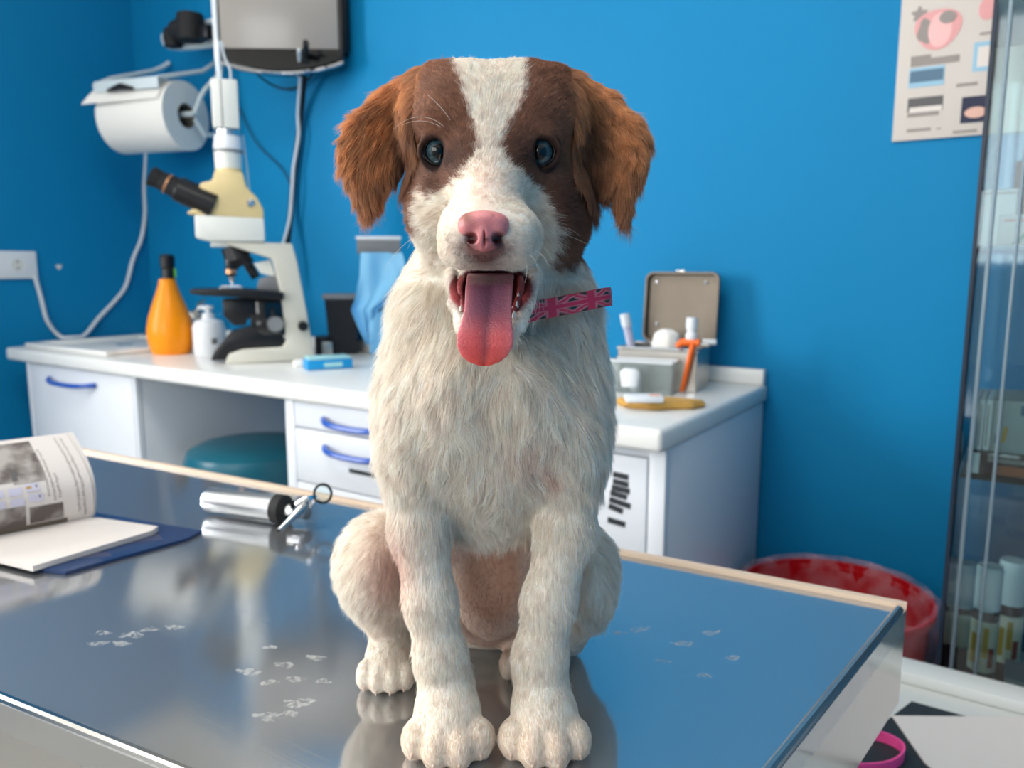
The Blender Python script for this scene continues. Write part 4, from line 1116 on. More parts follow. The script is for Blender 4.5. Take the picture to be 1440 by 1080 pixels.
# ================================================================== THE PUPPY
# worked out in a frame standing on the table: u to the right, v away from the window side, z up
def K(px, py, v):
    q = onv(px, py, v)
    return np.array([(q - CAM) @ RGT, v, q[2] - TZ])
def kpp(px, py, v): return mpp(onv(px, py, v))
def toscreen(Pm):
    """frame points -> photo coordinates, used only to look coat regions up"""
    W = Pm[:, 0:1] * RGT + Pm[:, 1:2] * HOR + np.array([0, 0, 1.0]) * (Pm[:, 2:3] + TZ) - CAM
    W = W.astype(np.float64)
    dz = W @ FWD
    return 720 + FPX * (W @ RGT) / dz, 540 - FPX * (W @ UPV) / dz

class Field:
    def __init__(s, lo, hi, h):
        s.lo = np.array(lo, np.float32); s.h = h
        s.n = np.ceil((np.array(hi) - np.array(lo)) / h).astype(int) + 1
        s.F = np.full(tuple(s.n), 0.03, np.float32)
        s.ax = [s.lo[i] + h * np.arange(s.n[i], dtype=np.float32) for i in range(3)]
    def win(s, lo, hi):
        a = np.clip(np.floor((np.array(lo) - s.lo) / s.h).astype(int), 0, s.n)
        b = np.clip(np.ceil((np.array(hi) - s.lo) / s.h).astype(int) + 1, 0, s.n)
        sl = tuple(slice(int(i), int(j)) for i, j in zip(a, b))
        X = s.ax[0][sl[0]][:, None, None]; Y = s.ax[1][sl[1]][None, :, None]; Z = s.ax[2][sl[2]][None, None, :]
        return sl, X, Y, Z
    def put(s, sl, d, k, sub=False):
        if 0 in d.shape: return
        F = s.F[sl]
        if sub:
            hh = np.clip(.5 - .5 * (F + d) / k, 0, 1); s.F[sl] = F * (1 - hh) + (-d) * hh + k * hh * (1 - hh)
        else:
            hh = np.clip(.5 + .5 * (F - d) / k, 0, 1); s.F[sl] = F * (1 - hh) + d * hh - k * hh * (1 - hh)
    def ell(s, c, r, k=.01, sub=False, R=None):
        c = np.array(c, np.float32); r = np.array(r, np.float32); m = float(max(r)) + .03
        sl, X, Y, Z = s.win(c - m, c + m)
        x, y, z = X - c[0], Y - c[1], Z - c[2]
        if R is not None:
            x, y, z = (R[0][0] * x + R[0][1] * y + R[0][2] * z, R[1][0] * x + R[1][1] * y + R[1][2] * z, R[2][0] * x + R[2][1] * y + R[2][2] * z)
        k0 = np.sqrt((x / r[0]) ** 2 + (y / r[1]) ** 2 + (z / r[2]) ** 2) + 1e-6
        k1 = np.sqrt((x / r[0] ** 2) ** 2 + (y / r[1] ** 2) ** 2 + (z / r[2] ** 2) ** 2) + 1e-6
        s.put(sl, (k0 * (k0 - 1) / k1).astype(np.float32), k, sub)
    def cone(s, a, b, ra, rb, k=.01, sub=False):
        a = np.array(a, np.float32); b = np.array(b, np.float32); m = max(ra, rb) + .03
        sl, X, Y, Z = s.win(np.minimum(a, b) - m, np.maximum(a, b) + m)
        d = b - a; L2 = float(d @ d)
        t = np.clip(((X - a[0]) * d[0] + (Y - a[1]) * d[1] + (Z - a[2]) * d[2]) / L2, 0, 1)
        q = np.sqrt((X - a[0] - t * d[0]) ** 2 + (Y - a[1] - t * d[1]) ** 2 + (Z - a[2] - t * d[2]) ** 2)
        s.put(sl, (q - (ra + (rb - ra) * t)).astype(np.float32), k, sub)
    def sample(s, P_):
        g = (P_ - s.lo) / s.h
        i = np.clip(np.floor(g).astype(int), 0, s.n - 2); f = g - i; r = 0
        for a in (0, 1):
            for b in (0, 1):
                for c in (0, 1):
                    w_ = (f[..., 0] if a else 1 - f[..., 0]) * (f[..., 1] if b else 1 - f[..., 1]) * (f[..., 2] if c else 1 - f[..., 2])
                    r = r + w_ * s.F[i[..., 0] + a, i[..., 1] + b, i[..., 2] + c]
        return r
    def grad(s, P_, e=None):
        e = e or s.h * .8; o = []
        for i in range(3):
            d = np.zeros(3); d[i] = e
            o.append(s.sample(P_ + d) - s.sample(P_ - d))
        n_ = np.stack(o, -1); return n_ / (np.linalg.norm(n_, axis=-1, keepdims=True) + 1e-9)
    def hit(s, px, py, v0=.33, v1=.60):
        """first surface point along the line of sight of a photo point"""
        V = np.arange(v0, v1, .0005)
        P_ = np.stack([K(px, py, v) for v in V]); d = s.sample(P_)
        w_ = np.where(d < 0)[0]
        return P_[w_[0]] if len(w_) else P_[-1]
    def mesh(s):
        F = s.F; n = s.n; S = F < 0
        c = np.zeros(tuple(n - 1), np.int8)
        for a in (0, 1):
            for b in (0, 1):
                for d in (0, 1):
                    c += S[a:n[0] - 1 + a, b:n[1] - 1 + b, d:n[2] - 1 + d]
        act = (c > 0) & (c < 8); I = np.argwhere(act)
        idx = np.full(act.shape, -1, np.int32); idx[act] = np.arange(len(I))
        cor = {}
        for a in (0, 1):
            for b in (0, 1):
                for d in (0, 1): cor[(a, b, d)] = F[I[:, 0] + a, I[:, 1] + b, I[:, 2] + d]
        acc = np.zeros((len(I), 3)); cnt = np.zeros(len(I))
        ks = list(cor)
        for p in ks:
            for ax_ in range(3):
                if p[ax_]: continue
                q = list(p); q[ax_] = 1; q = tuple(q)
                f0, f1 = cor[p], cor[q]; m = (f0 < 0) != (f1 < 0)
                t = np.where(m, f0 / np.where(m, f0 - f1, 1), 0)
                pos = np.array(p, float)[None, :].repeat(len(I), 0); pos[:, ax_] = t
                acc[m] += pos[m]; cnt[m] += 1
        V = s.lo + (I + acc / cnt[:, None]) * s.h
        faces = []
        for ax_ in range(3):
            o1, o2 = (ax_ + 1) % 3, (ax_ + 2) % 3
            sl0 = [slice(None)] * 3; sl1 = [slice(None)] * 3
            sl0[ax_] = slice(0, n[ax_] - 1); sl1[ax_] = slice(1, n[ax_])
            A_, B_ = S[tuple(sl0)], S[tuple(sl1)]
            E = np.argwhere(A_ != B_)
            E = E[(E[:, o1] > 0) & (E[:, o2] > 0) & (E[:, o1] < n[o1] - 1) & (E[:, o2] < n[o2] - 1)]
            ins = A_[E[:, 0], E[:, 1], E[:, 2]]
            def at(d1, d2):
                q = E.copy(); q[:, o1] -= d1; q[:, o2] -= d2; return idx[q[:, 0], q[:, 1], q[:, 2]]
            qd = np.stack([at(1, 1), at(0, 1), at(0, 0), at(1, 0)], 1)
            qd[~ins] = qd[~ins][:, ::-1]
            faces.append(qd)
        Fq = np.concatenate(faces); Fq = Fq[(Fq >= 0).all(1)]
        return V, Fq

def npmesh(name, V, Fq, material, parent, colors=None, cname='coat'):
    me = bpy.data.meshes.new(name)
    me.vertices.add(len(V)); me.vertices.foreach_set('co', np.asarray(V, np.float32).ravel())
    me.loops.add(Fq.size); me.loops.foreach_set('vertex_index', Fq.astype(np.int32).ravel())
    me.polygons.add(len(Fq)); me.polygons.foreach_set('loop_start', np.arange(0, Fq.size, Fq.shape[1], dtype=np.int32))
    me.update(calc_edges=True); me.validate()
    me.polygons.foreach_set('use_smooth', [True] * len(me.polygons))
    me.materials.append(material)
    if colors is not None:
        a = me.color_attributes.new(cname, 'FLOAT_COLOR', 'POINT')
        a.data.foreach_set('color', np.concatenate([colors, np.ones((len(V), 1))], 1).astype(np.float32).ravel())
    o = bpy.data.objects.new(name, me); COL.objects.link(o); o.parent = parent
    return o
def relax(V, Fq, it=1, lam=.5):
    for _ in range(it):
        acc = np.zeros_like(V); cnt = np.zeros(len(V))
        for i in range(4):
            for j in (1, 3):
                np.add.at(acc, Fq[:, i], V[Fq[:, (i + j) % 4]]); np.add.at(cnt, Fq[:, i], 1)
        V = V * (1 - lam) + lam * acc / np.maximum(cnt, 1)[:, None]
    return V

pup_o = np.array([-.018, .49, 0.0])
wp = RGT * pup_o[0] + HOR * pup_o[1] + np.array([CAM[0], CAM[1], TZ])
pup = thing('puppy', 'white puppy with brown eye patches and ears sitting on the steel table, tongue out', 'dog', (wp[0], wp[1], TZ), YAW)
def loc(P_): return np.asarray(P_) - pup_o

B = Field((-.155, .345, -.004), (.115, .685, .425), .0017)
def E_(px, py, v, rx, ry, rv, k=.012, sub=False):
    s_ = kpp(px, py, v); B.ell(K(px, py, v), (rx * s_, rv, ry * s_), k, sub)
def C_(p, q, ra, rb, k=.012, sub=False):
    B.cone(K(*p), K(*q), ra * kpp(*p), rb * kpp(*q), k, sub)
# trunk
E_(692, 585, .505, 148, 150, .066, .02)
E_(690, 680, .545, 128, 110, .070, .02)
E_(690, 770, .560, 100, 110, .062, .016)
E_(688, 805, .548, 74, 84, .046, .014)
E_(690, 800, .585, 140, 105, .062, .02)
C_((700, 400, .515), (694, 520, .508), 116, 130, .02)
E_(606, 455, .495, 48, 80, .038, .02); E_(786, 460, .495, 50, 80, .038, .02)
E_(588, 600, .488, 50, 115, .043, .02); E_(798, 600, .488, 50, 115, .043, .02)
E_(640, 560, .455, 45, 80, .022, .02); E_(740, 560, .455, 45, 80, .022, .02)
# forelegs
for ch in ([(584, 640, .478, 44), (590, 745, .468, 37), (605, 845, .460, 33), (620, 925, .455, 33), (626, 985, .452, 32)],
           [(800, 640, .478, 44), (795, 745, .468, 37), (772, 845, .460, 34), (759, 925, .455, 34), (759, 985, .452, 32)]):
    for a_, b_ in zip(ch, ch[1:]): C_(a_[:3], b_[:3], a_[3], b_[3], .010)
def KZ(px, v, z):
    q = K(px, 1045, v); q[2] = z
    return q
toes = []
for cx, side in ((630, -1), (766, 1)):
    p = KZ(cx, .441, .017); B.ell(p, (.0195, .023, .016), .010)
    p2 = K(cx - side * 2, 960, .456); B.cone(p2, p + np.array([0, .004, .004]), .0130, .0150, .010)
    for dx, vv in ((-46, .429), (-17, .4195), (17, .4195), (46, .429)):
        q = KZ(cx + dx * .96, vv, .0108); B.ell(q, (.0086, .0132, .0108), .0045); toes.append((q, dx / 46))
# hind legs
E_(528, 795, .522, 46, 66, .040, .014); C_((620, 770, .575), (535, 790, .53), 62, 50, .02)
C_((532, 835, .522), (552, 900, .540), 33, 22, .014)
E_(824, 812, .535, 34, 64, .040, .014); C_((760, 770, .575), (815, 795, .545), 62, 44, .02)
C_((820, 850, .53), (800, 900, .55), 30, 22, .014)
htoes = []
for cx, v_, cv in ((549, .522, 1), (742, .535, 1)):
    q = K(cx, 940, v_); q[2] = .014; B.ell(q, (.0165, .030, .014), .008)
    q3 = q + np.array([-.002, .035, .006]); B.cone(q, q3, .012, .012, .01)
    for dx, dv in ((-.0135, -.018), (-.0045, -.023), (.005, -.023), (.0135, -.018)):
        t_ = q + np.array([dx, dv, -.0035]); B.ell(t_, (.0065, .012, .0098), .003); htoes.append(t_)
# tail resting on the table behind
B.cone((-.02, .635, .03), (-.005, .662, .014), .013, .010, .01); B.cone((-.005, .662, .014), (.035, .668, .011), .010, .007, .008)
# head
E_(693, 196, .463, 120, 98, .056, .012); E_(634, 158, .462, 62, 60, .044, .014); E_(750, 158, .462, 62, 60, .044, .014)
E_(622, 178, .432, 46, 42, .026, .012); E_(758, 178, .434, 48, 44, .026, .012)
E_(690, 235, .440, 88, 70, .040, .014)
E_(628, 295, .455, 56, 70, .038, .014); E_(772, 300, .460, 58, 78, .042, .014)
E_(702, 345, .480, 100, 66, .045, .014)
C_((688, 245, .415), (683, 312, .386), 52, 46, .012)
E_(652, 330, .389, 36, 42, .024, .008); E_(722, 331, .390, 40, 42, .024, .008)
E_(684, 330, .380, 38, 38, .018, .008)
# lower jaw, hanging open, and the hollow of the mouth
C_((704, 385, .455), (688, 460, .403), 66, 39, .010)
E_(690, 404, .405, 47, 27, .045, .005, sub=True)
C_((690, 405, .41), (687, 445, .378), 40, 24, .006, sub=True)
for ch in ([(634, 384, .425), (641, 425, .402), (650, 458, .388), (668, 484, .381)], [(752, 384, .427), (741, 425, .402), (729, 458, .388), (708, 484, .381)]):
    for a_, b_ in zip(ch, ch[1:]): C_(a_, b_, 8.5, 8.5, .004)
# lips over the hollow
E_(655, 354, .387, 34, 21, .018, .005); E_(718, 355, .388, 36, 21, .018, .005); E_(686, 356, .383, 26, 18, .014, .005)
mouthA = K(690, 404, .405); mouthB = K(687, 445, .378)
# ears: curved leaves hanging from the sides of the skull
def poly_sd(P2, poly):
    P2 = P2.astype(np.float64); poly = np.array(poly, float); n = len(poly)
    d = np.full(P2.shape[:-1], 1e9); sgn = np.zeros(P2.shape[:-1], int)
    for i in range(n):
        a_, b_ = poly[i], poly[i - 1]; e = b_ - a_; w_ = P2 - a_
        t = np.clip((w_ @ e) / (e @ e), 0, 1); dd = ((w_ - t[..., None] * e) ** 2).sum(-1); d = np.minimum(d, dd)
        c1 = (P2[..., 1] >= a_[1]); c2 = (P2[..., 1] < b_[1]); c3 = (e[0] * w_[..., 1] > e[1] * w_[..., 0])
        sgn = sgn + np.where((c1 & c2 & c3) | (~c1 & ~c2 & ~c3), 1, 0)
    d = np.sqrt(d); return np.where(sgn % 2 == 1, -d, d)
ears = {}
EV = .458
for side, pl_ in ((-1, [(612, 104), (582, 116), (552, 130), (522, 150), (498, 174), (485, 204), (487, 235), (501, 264), (512, 288), (518, 304), (532, 292), (547, 262), (568, 236), (588, 190)]),
                 (1, [(785, 106), (815, 124), (846, 136), (870, 152), (893, 172), (906, 198), (904, 224), (897, 250), (884, 274), (879, 300), (876, 316), (868, 300), (858, 272), (846, 276), (832, 262), (816, 235), (800, 180)])):
    poly = np.array([K(a_, b_, EV)[[0, 2]] for a_, b_ in pl_])
    ub, zb_ = K(600 if side < 0 else 795, 120, EV)[[0, 2]]
    lo = np.array([poly[:, 0].min() - .02, .40, poly[:, 1].min() - .02]); hi = np.array([poly[:, 0].max() + .02, .50, poly[:, 1].max() + .02])
    sl, X, Y, Z = B.win(lo, hi)
    UU, ZZ = np.meshgrid(X[:, 0, 0], Z[0, 0, :], indexing='ij')
    d2 = poly_sd(np.stack([UU, ZZ], -1), poly)
    s_ = (UU - ub) * side; t_ = zb_ - ZZ
    Vc = EV - .004 + s_ * .15 - t_ * .16 + .006 * np.sin(s_ * 110) - 1.2 * np.clip(.03 - s_, 0, 1) * 0
    d2 = d2[:, None, :]; wv = Y - Vc[:, None, :]
    r_ = .0038
    a_ = np.maximum(d2 + r_, 0); b_ = np.maximum(np.abs(wv) * .97 - .0016, 0)
    d = np.sqrt(a_ ** 2 + b_ ** 2) - r_ + np.minimum(np.maximum(d2 + r_, np.abs(wv) - .0016), 0) * .3
    B.put(sl, d.astype(np.float32), .004)
    ears[side] = (poly, ub, zb_)
C_((612, 116, .462), (545, 146, .462), 20, 12, .012); C_((784, 116, .464), (852, 148, .464), 20, 12, .012)
B.F = np.maximum(B.F, -(B.ax[2][None, None, :] - .0004) * np.ones_like(B.F))
# eye sockets
eyes = []
for px, py in ((613, 213), (763, 214)):
    s_ = B.hit(px, py); e = kpp(px, py, s_[1])
    to_cam = np.array([0, 0, CAMZ - TZ]) - s_; to_cam /= np.linalg.norm(to_cam)
    out = to_cam * .95 + np.array([-.18 if px < 690 else .18, 0, 0]); out /= np.linalg.norm(out)
    c = s_ - out * 22.5 * e + to_cam * .0006
    B.ell(c + out * .0012, (25 * e,) * 3, .002, sub=True)
    eyes.append((c, out, e, to_cam))
for c, out, e, tc in eyes:
    lk = Vector(tc); U0 = (Vector((1, 0, 0)) - lk * lk.x).normalized(); W0 = lk.cross(U0); W0 = W0 if W0.z > 0 else -W0
    rr_ = []
    for i in range(24):
        a_ = 2 * pi * i / 24; ex, ey = 27.0 * math.cos(a_), (23 if math.sin(a_) > 0 else 24) * math.sin(a_)
        rr_.append((np.array(Vector(c) + (U0 * ex + W0 * ey + lk * (13.0 + 4.5 * max(0, math.sin(a_)))) * e), (4.0 + 1.5 * max(0, math.sin(a_))) * e))
    for i in range(24): B.cone(rr_[i][0], rr_[(i + 1) % 24][0], rr_[i][1], rr_[(i + 1) % 24][1], .0012)
ns = B.hit(680, 322); nk = kpp(680, 322, ns[1]); nv = ns[1]
for px_ in (662, 701): B.ell(K(px_, 336, nv - .001), (11 * nk, .0075, 10 * nk), .0015, sub=True)
V_, Q_ = B.mesh()
V_ = relax(V_, Q_, 1, .35)

# ---- coat colours
def L3(r, g_, b_): return np.array(lin((r, g_, b_)))
patchL = [(634, 40), (640, 90), (653, 130), (664, 168), (673, 200), (667, 222), (652, 242), (630, 262), (602, 276), (586, 266), (580, 300), (588, 322), (572, 345), (545, 345), (530, 60)]
patchR = [(738, 40), (738, 95), (738, 125), (728, 152), (712, 180), (703, 205), (713, 228), (738, 247), (762, 270), (776, 298), (786, 328), (782, 352), (772, 377), (800, 378), (838, 350), (890, 350), (950, 60)]
def wob(P_, f, ph=0.0):
    return (np.sin(P_[:, 0] * f + ph) * np.sin(P_[:, 2] * f * 1.13 + ph * 2) + .6 * np.sin(P_[:, 0] * f * 2.1 + P_[:, 1] * f * 1.7 + ph) * np.sin(P_[:, 2] * f * 2.3 - ph) + .35 * np.sin(P_[:, 2] * f * 4.7 + P_[:, 0] * f * 4.1)) / 1.6
def ss(x, a, b):
    t = np.clip((x - a) / (b - a), 0, 1); return t * t * (3 - 2 * t)
def earmask(P_):
    m = np.zeros(len(P_))
    for sd, (poly, ub, zb_) in ears.items():
        d = poly_sd(P_[:, [0, 2]], poly)
        m = np.maximum(m, (d < .010) * (P_[:, 1] > .415) * (P_[:, 1] < .50) * ss((P_[:, 0] - ub) * sd, -.004, .008))
    return m
def gauss(px, py, cx, cy, rx, ry): return np.exp(-(((px - cx) / rx) ** 2 + ((py - cy) / ry) ** 2))
def coat(P_, skin=False):
    px, py = toscreen(P_); n_ = len(P_)
    white = L3(250, 239, 227)[None, :].repeat(n_, 0)
    wv = wob(P_, 260)[:, None]
    white = white * (1 + .05 * wv)
    front = P_[:, 1] < .50
    # cream muzzle, pink bridge, warm paws
    mz = (gauss(px, py, 690, 300, 70, 60) * (P_[:, 1] < .45))[:, None]
    white = white * (1 - mz * .75) + L3(250, 234, 216) * mz * .75
    br = (gauss(px, py, 680, 262, 22, 38) * (P_[:, 1] < .45))[:, None]; white = white * (1 - br * .25) + L3(226, 178, 166) * br * .25
    pw = (ss(py, 985, 1060) * (P_[:, 2] < .05))[:, None]; white = white * (1 - pw * .3) + L3(226, 196, 168) * pw * .3
    bel = np.clip(1.4 * gauss(px, py, 692, 815, 55, 85) * ss(P_[:, 1], .478, .49) * (P_[:, 1] < .535), 0, 1)[:, None]; white = white * (1 - bel) + L3(206, 160, 136) * bel
    th = (gauss(px, py, 548, 800, 30, 55) * (px < 600) * (P_[:, 1] < .53))[:, None]; white = white * (1 - th * .6) + L3(206, 158, 146) * th * .6
    sp = ((wob(P_, 420, 1.7) > .62) * gauss(px, py, 700, 830, 50, 70))[:, None]; white = white * (1 - sp * .3) + L3(140, 96, 80) * sp * .3
    arm = (gauss(px, py, 770, 668, 12, 12) + gauss(px, py, 745, 640, 30, 26) * .4)[:, None]; white = white * (1 - arm * .5) + L3(196, 140, 130) * arm * .5
    # dark pink lip below the nose, lip rims
    nl = np.clip(1.5 * (gauss(px, py, 682, 347, 34, 14) + .5 * gauss(px, py, 682, 366, 24, 12)) * (P_[:, 1] < .40), 0, .95)[:, None]; white = white * (1 - nl) + L3(122, 70, 66) * nl
    # brown
    head = (py < 392) & (P_[:, 1] < .53)
    q = np.stack([px, py], -1)
    d = np.minimum(poly_sd(q, patchL), poly_sd(q, patchR))
    d = d + 5 * wob(P_, 700) + rng.normal(0, 2.2, n_)
    m = (1 - ss(d, -5, 4)) * head
    back = ss(P_[:, 1], .47, .49) * (1 - ss(py + 600 * (P_[:, 1] - .5), 285, 335)) * (P_[:, 1] < .535); m = np.maximum(m, back)
    em = earmask(P_) * (py < 345); m = np.maximum(m, em)
    brown = L3(144, 98, 74)[None, :].repeat(n_, 0)
    dk = np.zeros(n_)
    for cx, cy in ((608, 215), (640, 218), (768, 220), (745, 212)): dk = np.maximum(dk, gauss(px, py, cx, cy, 34, 34))
    for cx, cy in ((613, 214), (763, 215), (630, 222), (746, 220)): dk = np.maximum(dk, 1.2 * gauss(px, py, cx, cy, 24, 21))
    dk = np.maximum(dk, .75 * gauss(px, py, 610, 250, 34, 26)); dk = np.maximum(dk, .9 * gauss(px, py, 800, 285, 42, 60))
    dk = np.maximum(dk, .6 * gauss(px, py, 760, 160, 30, 30))
    brown = brown * (1 - dk[:, None] * .8) + L3(76, 47, 37) * dk[:, None] * .8
    gi = (em * (1 - .55 * ss(py, 190, 300)) * (.40 + .60 * np.clip(1 - np.abs(wob(P_, 150, .5)), 0, 1)))[:, None]
    eg = L3(206, 148, 98) * (1 + .18 * wob(P_, 500)[:, None])
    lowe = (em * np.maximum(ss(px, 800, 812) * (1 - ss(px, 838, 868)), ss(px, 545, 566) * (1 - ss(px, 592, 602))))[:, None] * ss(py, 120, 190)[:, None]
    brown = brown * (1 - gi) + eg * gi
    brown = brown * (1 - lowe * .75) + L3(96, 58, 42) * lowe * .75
    ck = ((gauss(px, py, 570, 300, 22, 40)) * .5)[:, None]; brown = brown * (1 - ck) + L3(196, 156, 132) * ck
    brown = brown * (1 + .12 * wob(P_, 320, 2.0)[:, None])
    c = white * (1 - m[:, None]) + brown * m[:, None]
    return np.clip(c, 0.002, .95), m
def inmouth(P_):
    a_ = mouthA; dd = np.sqrt(((P_[:, 0] - a_[0]) / .0215) ** 2 + ((P_[:, 1] - a_[1]) / .046) ** 2 + ((P_[:, 2] - a_[2]) / .0138) ** 2)
    e = mouthB - mouthA; t = np.clip(((P_ - mouthA) @ e) / (e @ e), 0, 1)
    r_ = np.linalg.norm(P_ - mouthA - t[:, None] * e, axis=1) - (.0165 - .0055 * t)
    _, qy = toscreen(P_)
    return np.minimum((dd - 1) * .016, r_) + .01 * (1 - ss(qy, 376, 381)) * (P_[:, 1] < .408)
col_, _ = coat(V_)
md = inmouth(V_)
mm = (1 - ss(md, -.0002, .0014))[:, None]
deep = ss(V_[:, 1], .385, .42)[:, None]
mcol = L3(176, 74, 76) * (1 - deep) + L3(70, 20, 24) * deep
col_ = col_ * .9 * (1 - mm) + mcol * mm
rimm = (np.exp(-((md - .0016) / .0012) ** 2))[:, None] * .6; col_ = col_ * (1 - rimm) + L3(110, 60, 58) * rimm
for c, out, e, tc in eyes:
    d = np.linalg.norm(V_ - (c + out * .0012), axis=1); k_ = (1 - ss(d, .0104, .0132))[:, None]
    col_ = col_ * (1 - k_) + L3(42, 27, 24) * k_
skinm = mat('coat_skin', (200, 180, 170), .7, spec=.2, attr='coat')
body = npmesh('body', loc(V_), Q_, skinm, pup, col_)

# ---- eyes
eyem = mat('eye_iris', (60, 70, 70), .05, spec=.5, attr='iris')
for (c, out, e, tc) in eyes:
    look = Vector(tc); R_ = look.to_track_quat('Z', 'Y').to_matrix(); r0 = 23 * e
    prof = [(max(0.0, math.sin(a_)) * r0, math.cos(a_) * r0 * (1 + .06 * math.exp(-(a_ / .6) ** 2))) for a_ in np.linspace(0, pi * .62, 40)]
    g = G().lathe(prof, 48, tuple(loc(c)), R_); eo = mk('eyeball', g, eyem, pup, angle=180)
    n_ = 48; cols = []
    for i, (rr_, zz) in enumerate(prof):
        a_ = i / 39 * pi * .62 / pi * 180 / 1.0
        for j in range(n_):
            th_ = 2 * pi * j / n_; st = .5 + .5 * math.sin(th_ * 23 + 3 * math.sin(th_ * 7))
            if a_ < 22: cc = L3(10, 12, 16)
            elif a_ < 30: cc = L3(10, 12, 16) * (30 - a_) / 8 + L3(44, 62, 66) * (a_ - 22) / 8
            elif a_ < 50: cc = L3(50, 72, 80) * (.75 + .5 * st) * (1 - .3 * (a_ - 30) / 20)
            elif a_ < 58: cc = L3(16, 16, 18)
            else: cc = L3(60, 40, 38)
            cols.append(cc)
    at_ = eo.data.color_attributes.new('iris', 'FLOAT_COLOR', 'POINT')
    at_.data.foreach_set('color', np.concatenate([np.array(cols), np.ones((len(cols), 1))], 1).astype(np.float32).ravel())
    # lids: a dark rim lying on the eyeball round the opening
    ri = []; U_ = R_ @ Vector((1, 0, 0)); W_ = R_ @ Vector((0, 1, 0))
    U_ = Vector((1, 0, 0)) - look * look.x; U_.normalize(); W_ = look.cross(U_); W_ = W_ if W_.z > 0 else -W_
    for i in range(40):
        a_ = 2 * pi * i / 40
        ex = 21.5 * math.cos(a_) * (1.0 + .10 * (1 if (math.cos(a_) > 0) == (c[0] < loc(c)[0] * 0 + K(690, 210, .42)[0]) else 0)); ey = 17.8 * math.sin(a_)
        d2_ = ex * ex + ey * ey; hgt = math.sqrt(max(27 ** 2 - d2_, 30))
        ri.append(Vector(loc(c)) + (U_ * ex + W_ * ey + look * (hgt - 7.6)) * e)
    mk('eyelid', G().tube(ri, 2.6 * e, 10, closed=True), mat('eyelid_skin', (34, 22, 20), .4), pup, angle=180)

# ---- nose
Nf = Field(ns - np.array([.022, .014, .022]), ns + np.array([.022, .02, .022]), .0005)
def nE(px, py, dv, rx, ry, rv, k=.002, sub=False): Nf.ell(K(px, py, nv + dv), (rx * nk, rv, ry * nk), k, sub)
nE(680, 311, .003, 33, 15, .0085, .003); nE(660, 319, .0035, 16, 15, .0075, .003); nE(700, 319, .0035, 16, 15, .0075, .003)
nE(681, 328, .002, 11, 18, .0075, .003); nE(681, 341, .0035, 8.5, 12, .0072, .002)
nE(681, 335, .0030, 27, 18, .0080, .002)
nE(663, 335, -.003, 9, 8, .0065, .0012, True); nE(700, 335, -.003, 9, 8, .0065, .0012, True)
nE(655, 335, .000, 6, 4, .006, .001, True); nE(708, 335, .000, 6, 4, .006, .001, True)
nE(681, 340, -.0052, 1.2, 16, .003, .001, True)
nV, nQ = Nf.mesh(); nV = relax(nV, nQ, 1, .4)
px, py = toscreen(nV); nc = L3(214, 132, 134)[None, :].repeat(len(nV), 0)
def blend(c0, m_, c1): return c0 * (1 - m_[:, None]) + c1 * m_[:, None]
nc = blend(nc, ss(py, 318, 340) * .35, L3(170, 92, 98))
nc = blend(nc, gauss(px, py, 656, 305, 10, 11) * .9, L3(128, 76, 62)); nc = blend(nc, gauss(px, py, 684, 337, 4, 4), L3(110, 56, 60)); nc = blend(nc, gauss(px, py, 693, 303, 2.5, 2.5) * .6, L3(130, 70, 70))
for cx, c3 in ((660, 652), (702, 710)):
    nc = blend(nc, np.clip(gauss(px, py, cx, 339, 10, 9) * 1.5, 0, 1) * ss(nV[:, 1], nv - .0045, nv - .002), L3(62, 24, 28)); nc = blend(nc, np.clip(gauss(px, py, c3, 347, 10, 9), 0, 1), L3(84, 36, 38))
npmesh('nose', loc(nV), nQ, mat('nose_skin', (214, 132, 134), .35, spec=.5, bump=.25, bscale=1500, sss=.15, attr='nose'), pup, nc, 'nose')

# ---- tongue
T = [(690, 384, .425, 31, 5), (690, 388, .404, 33, 7), (688, 402, .388, 33, 8), (686, 434, .379, 33, 8), (684, 455, .374, 36, 8), (682, 472, .372, 40, 7.5), (682, 488, .372, 39, 7), (681, 501, .3735, 32, 6), (681, 509, .3755, 22, 4.5), (681, 514, .3775, 9, 2.5)]
tt_ = np.linspace(0, len(T) - 1, 46); Ta = np.array(T, float)
def tin(t): 
    i = min(int(t), len(T) - 2); f = t - i; return Ta[i] * (1 - f) + Ta[i + 1] * f
vs_ = []; fs_ = []; tcol = []; nr = 36
for i, t in enumerate(tt_):
    px, py, v, hw, th = tin(t); e = kpp(px, py, v); c = K(px, py, v)
    for j in range(nr):
        a_ = 2 * pi * j / nr; x = math.cos(a_); y = math.sin(a_)
        xx = math.copysign(abs(x) ** .8, x)
        thick = th * (abs(y) ** .9) * math.copysign(1, y)
        groove = 3.2 * math.exp(-(x / .16) ** 2) * (1 if y < 0 else 0)
        lift = -(x * x) * 3.0 * (1 if t < 6 else .6)
        vs_.append((c[0] + xx * hw * e, c[1] + (thick * .85 + groove + lift + 3.0) * e * 1.0, c[2] + .0))
        f = t / (len(T) - 1); edge = abs(x) ** 3
        base = L3(124, 76, 96) * (1 - ss(np.array(f), .3, .62)) + L3(222, 92, 92) * ss(np.array(f), .3, .62)
        base = base * (1 - .0 * edge) + (L3(226, 136, 142) - base) * edge * .55
        base = base + (L3(236, 70, 58) - base) * float(ss(np.array(f), .62, .95)) * .8
        base = base + (L3(84, 46, 64) - base) * math.exp(-(x / .13) ** 2) * .85 * (1 - .5 * f)
        if f < .3: base = base + (L3(70, 34, 50) - base) * (1 - f / .3) * .85
        tcol.append(base)
    if i:
        for j in range(nr):
            k2 = (j + 1) % nr; fs_.append(((i - 1) * nr + j, (i - 1) * nr + k2, i * nr + k2, i * nr + j))
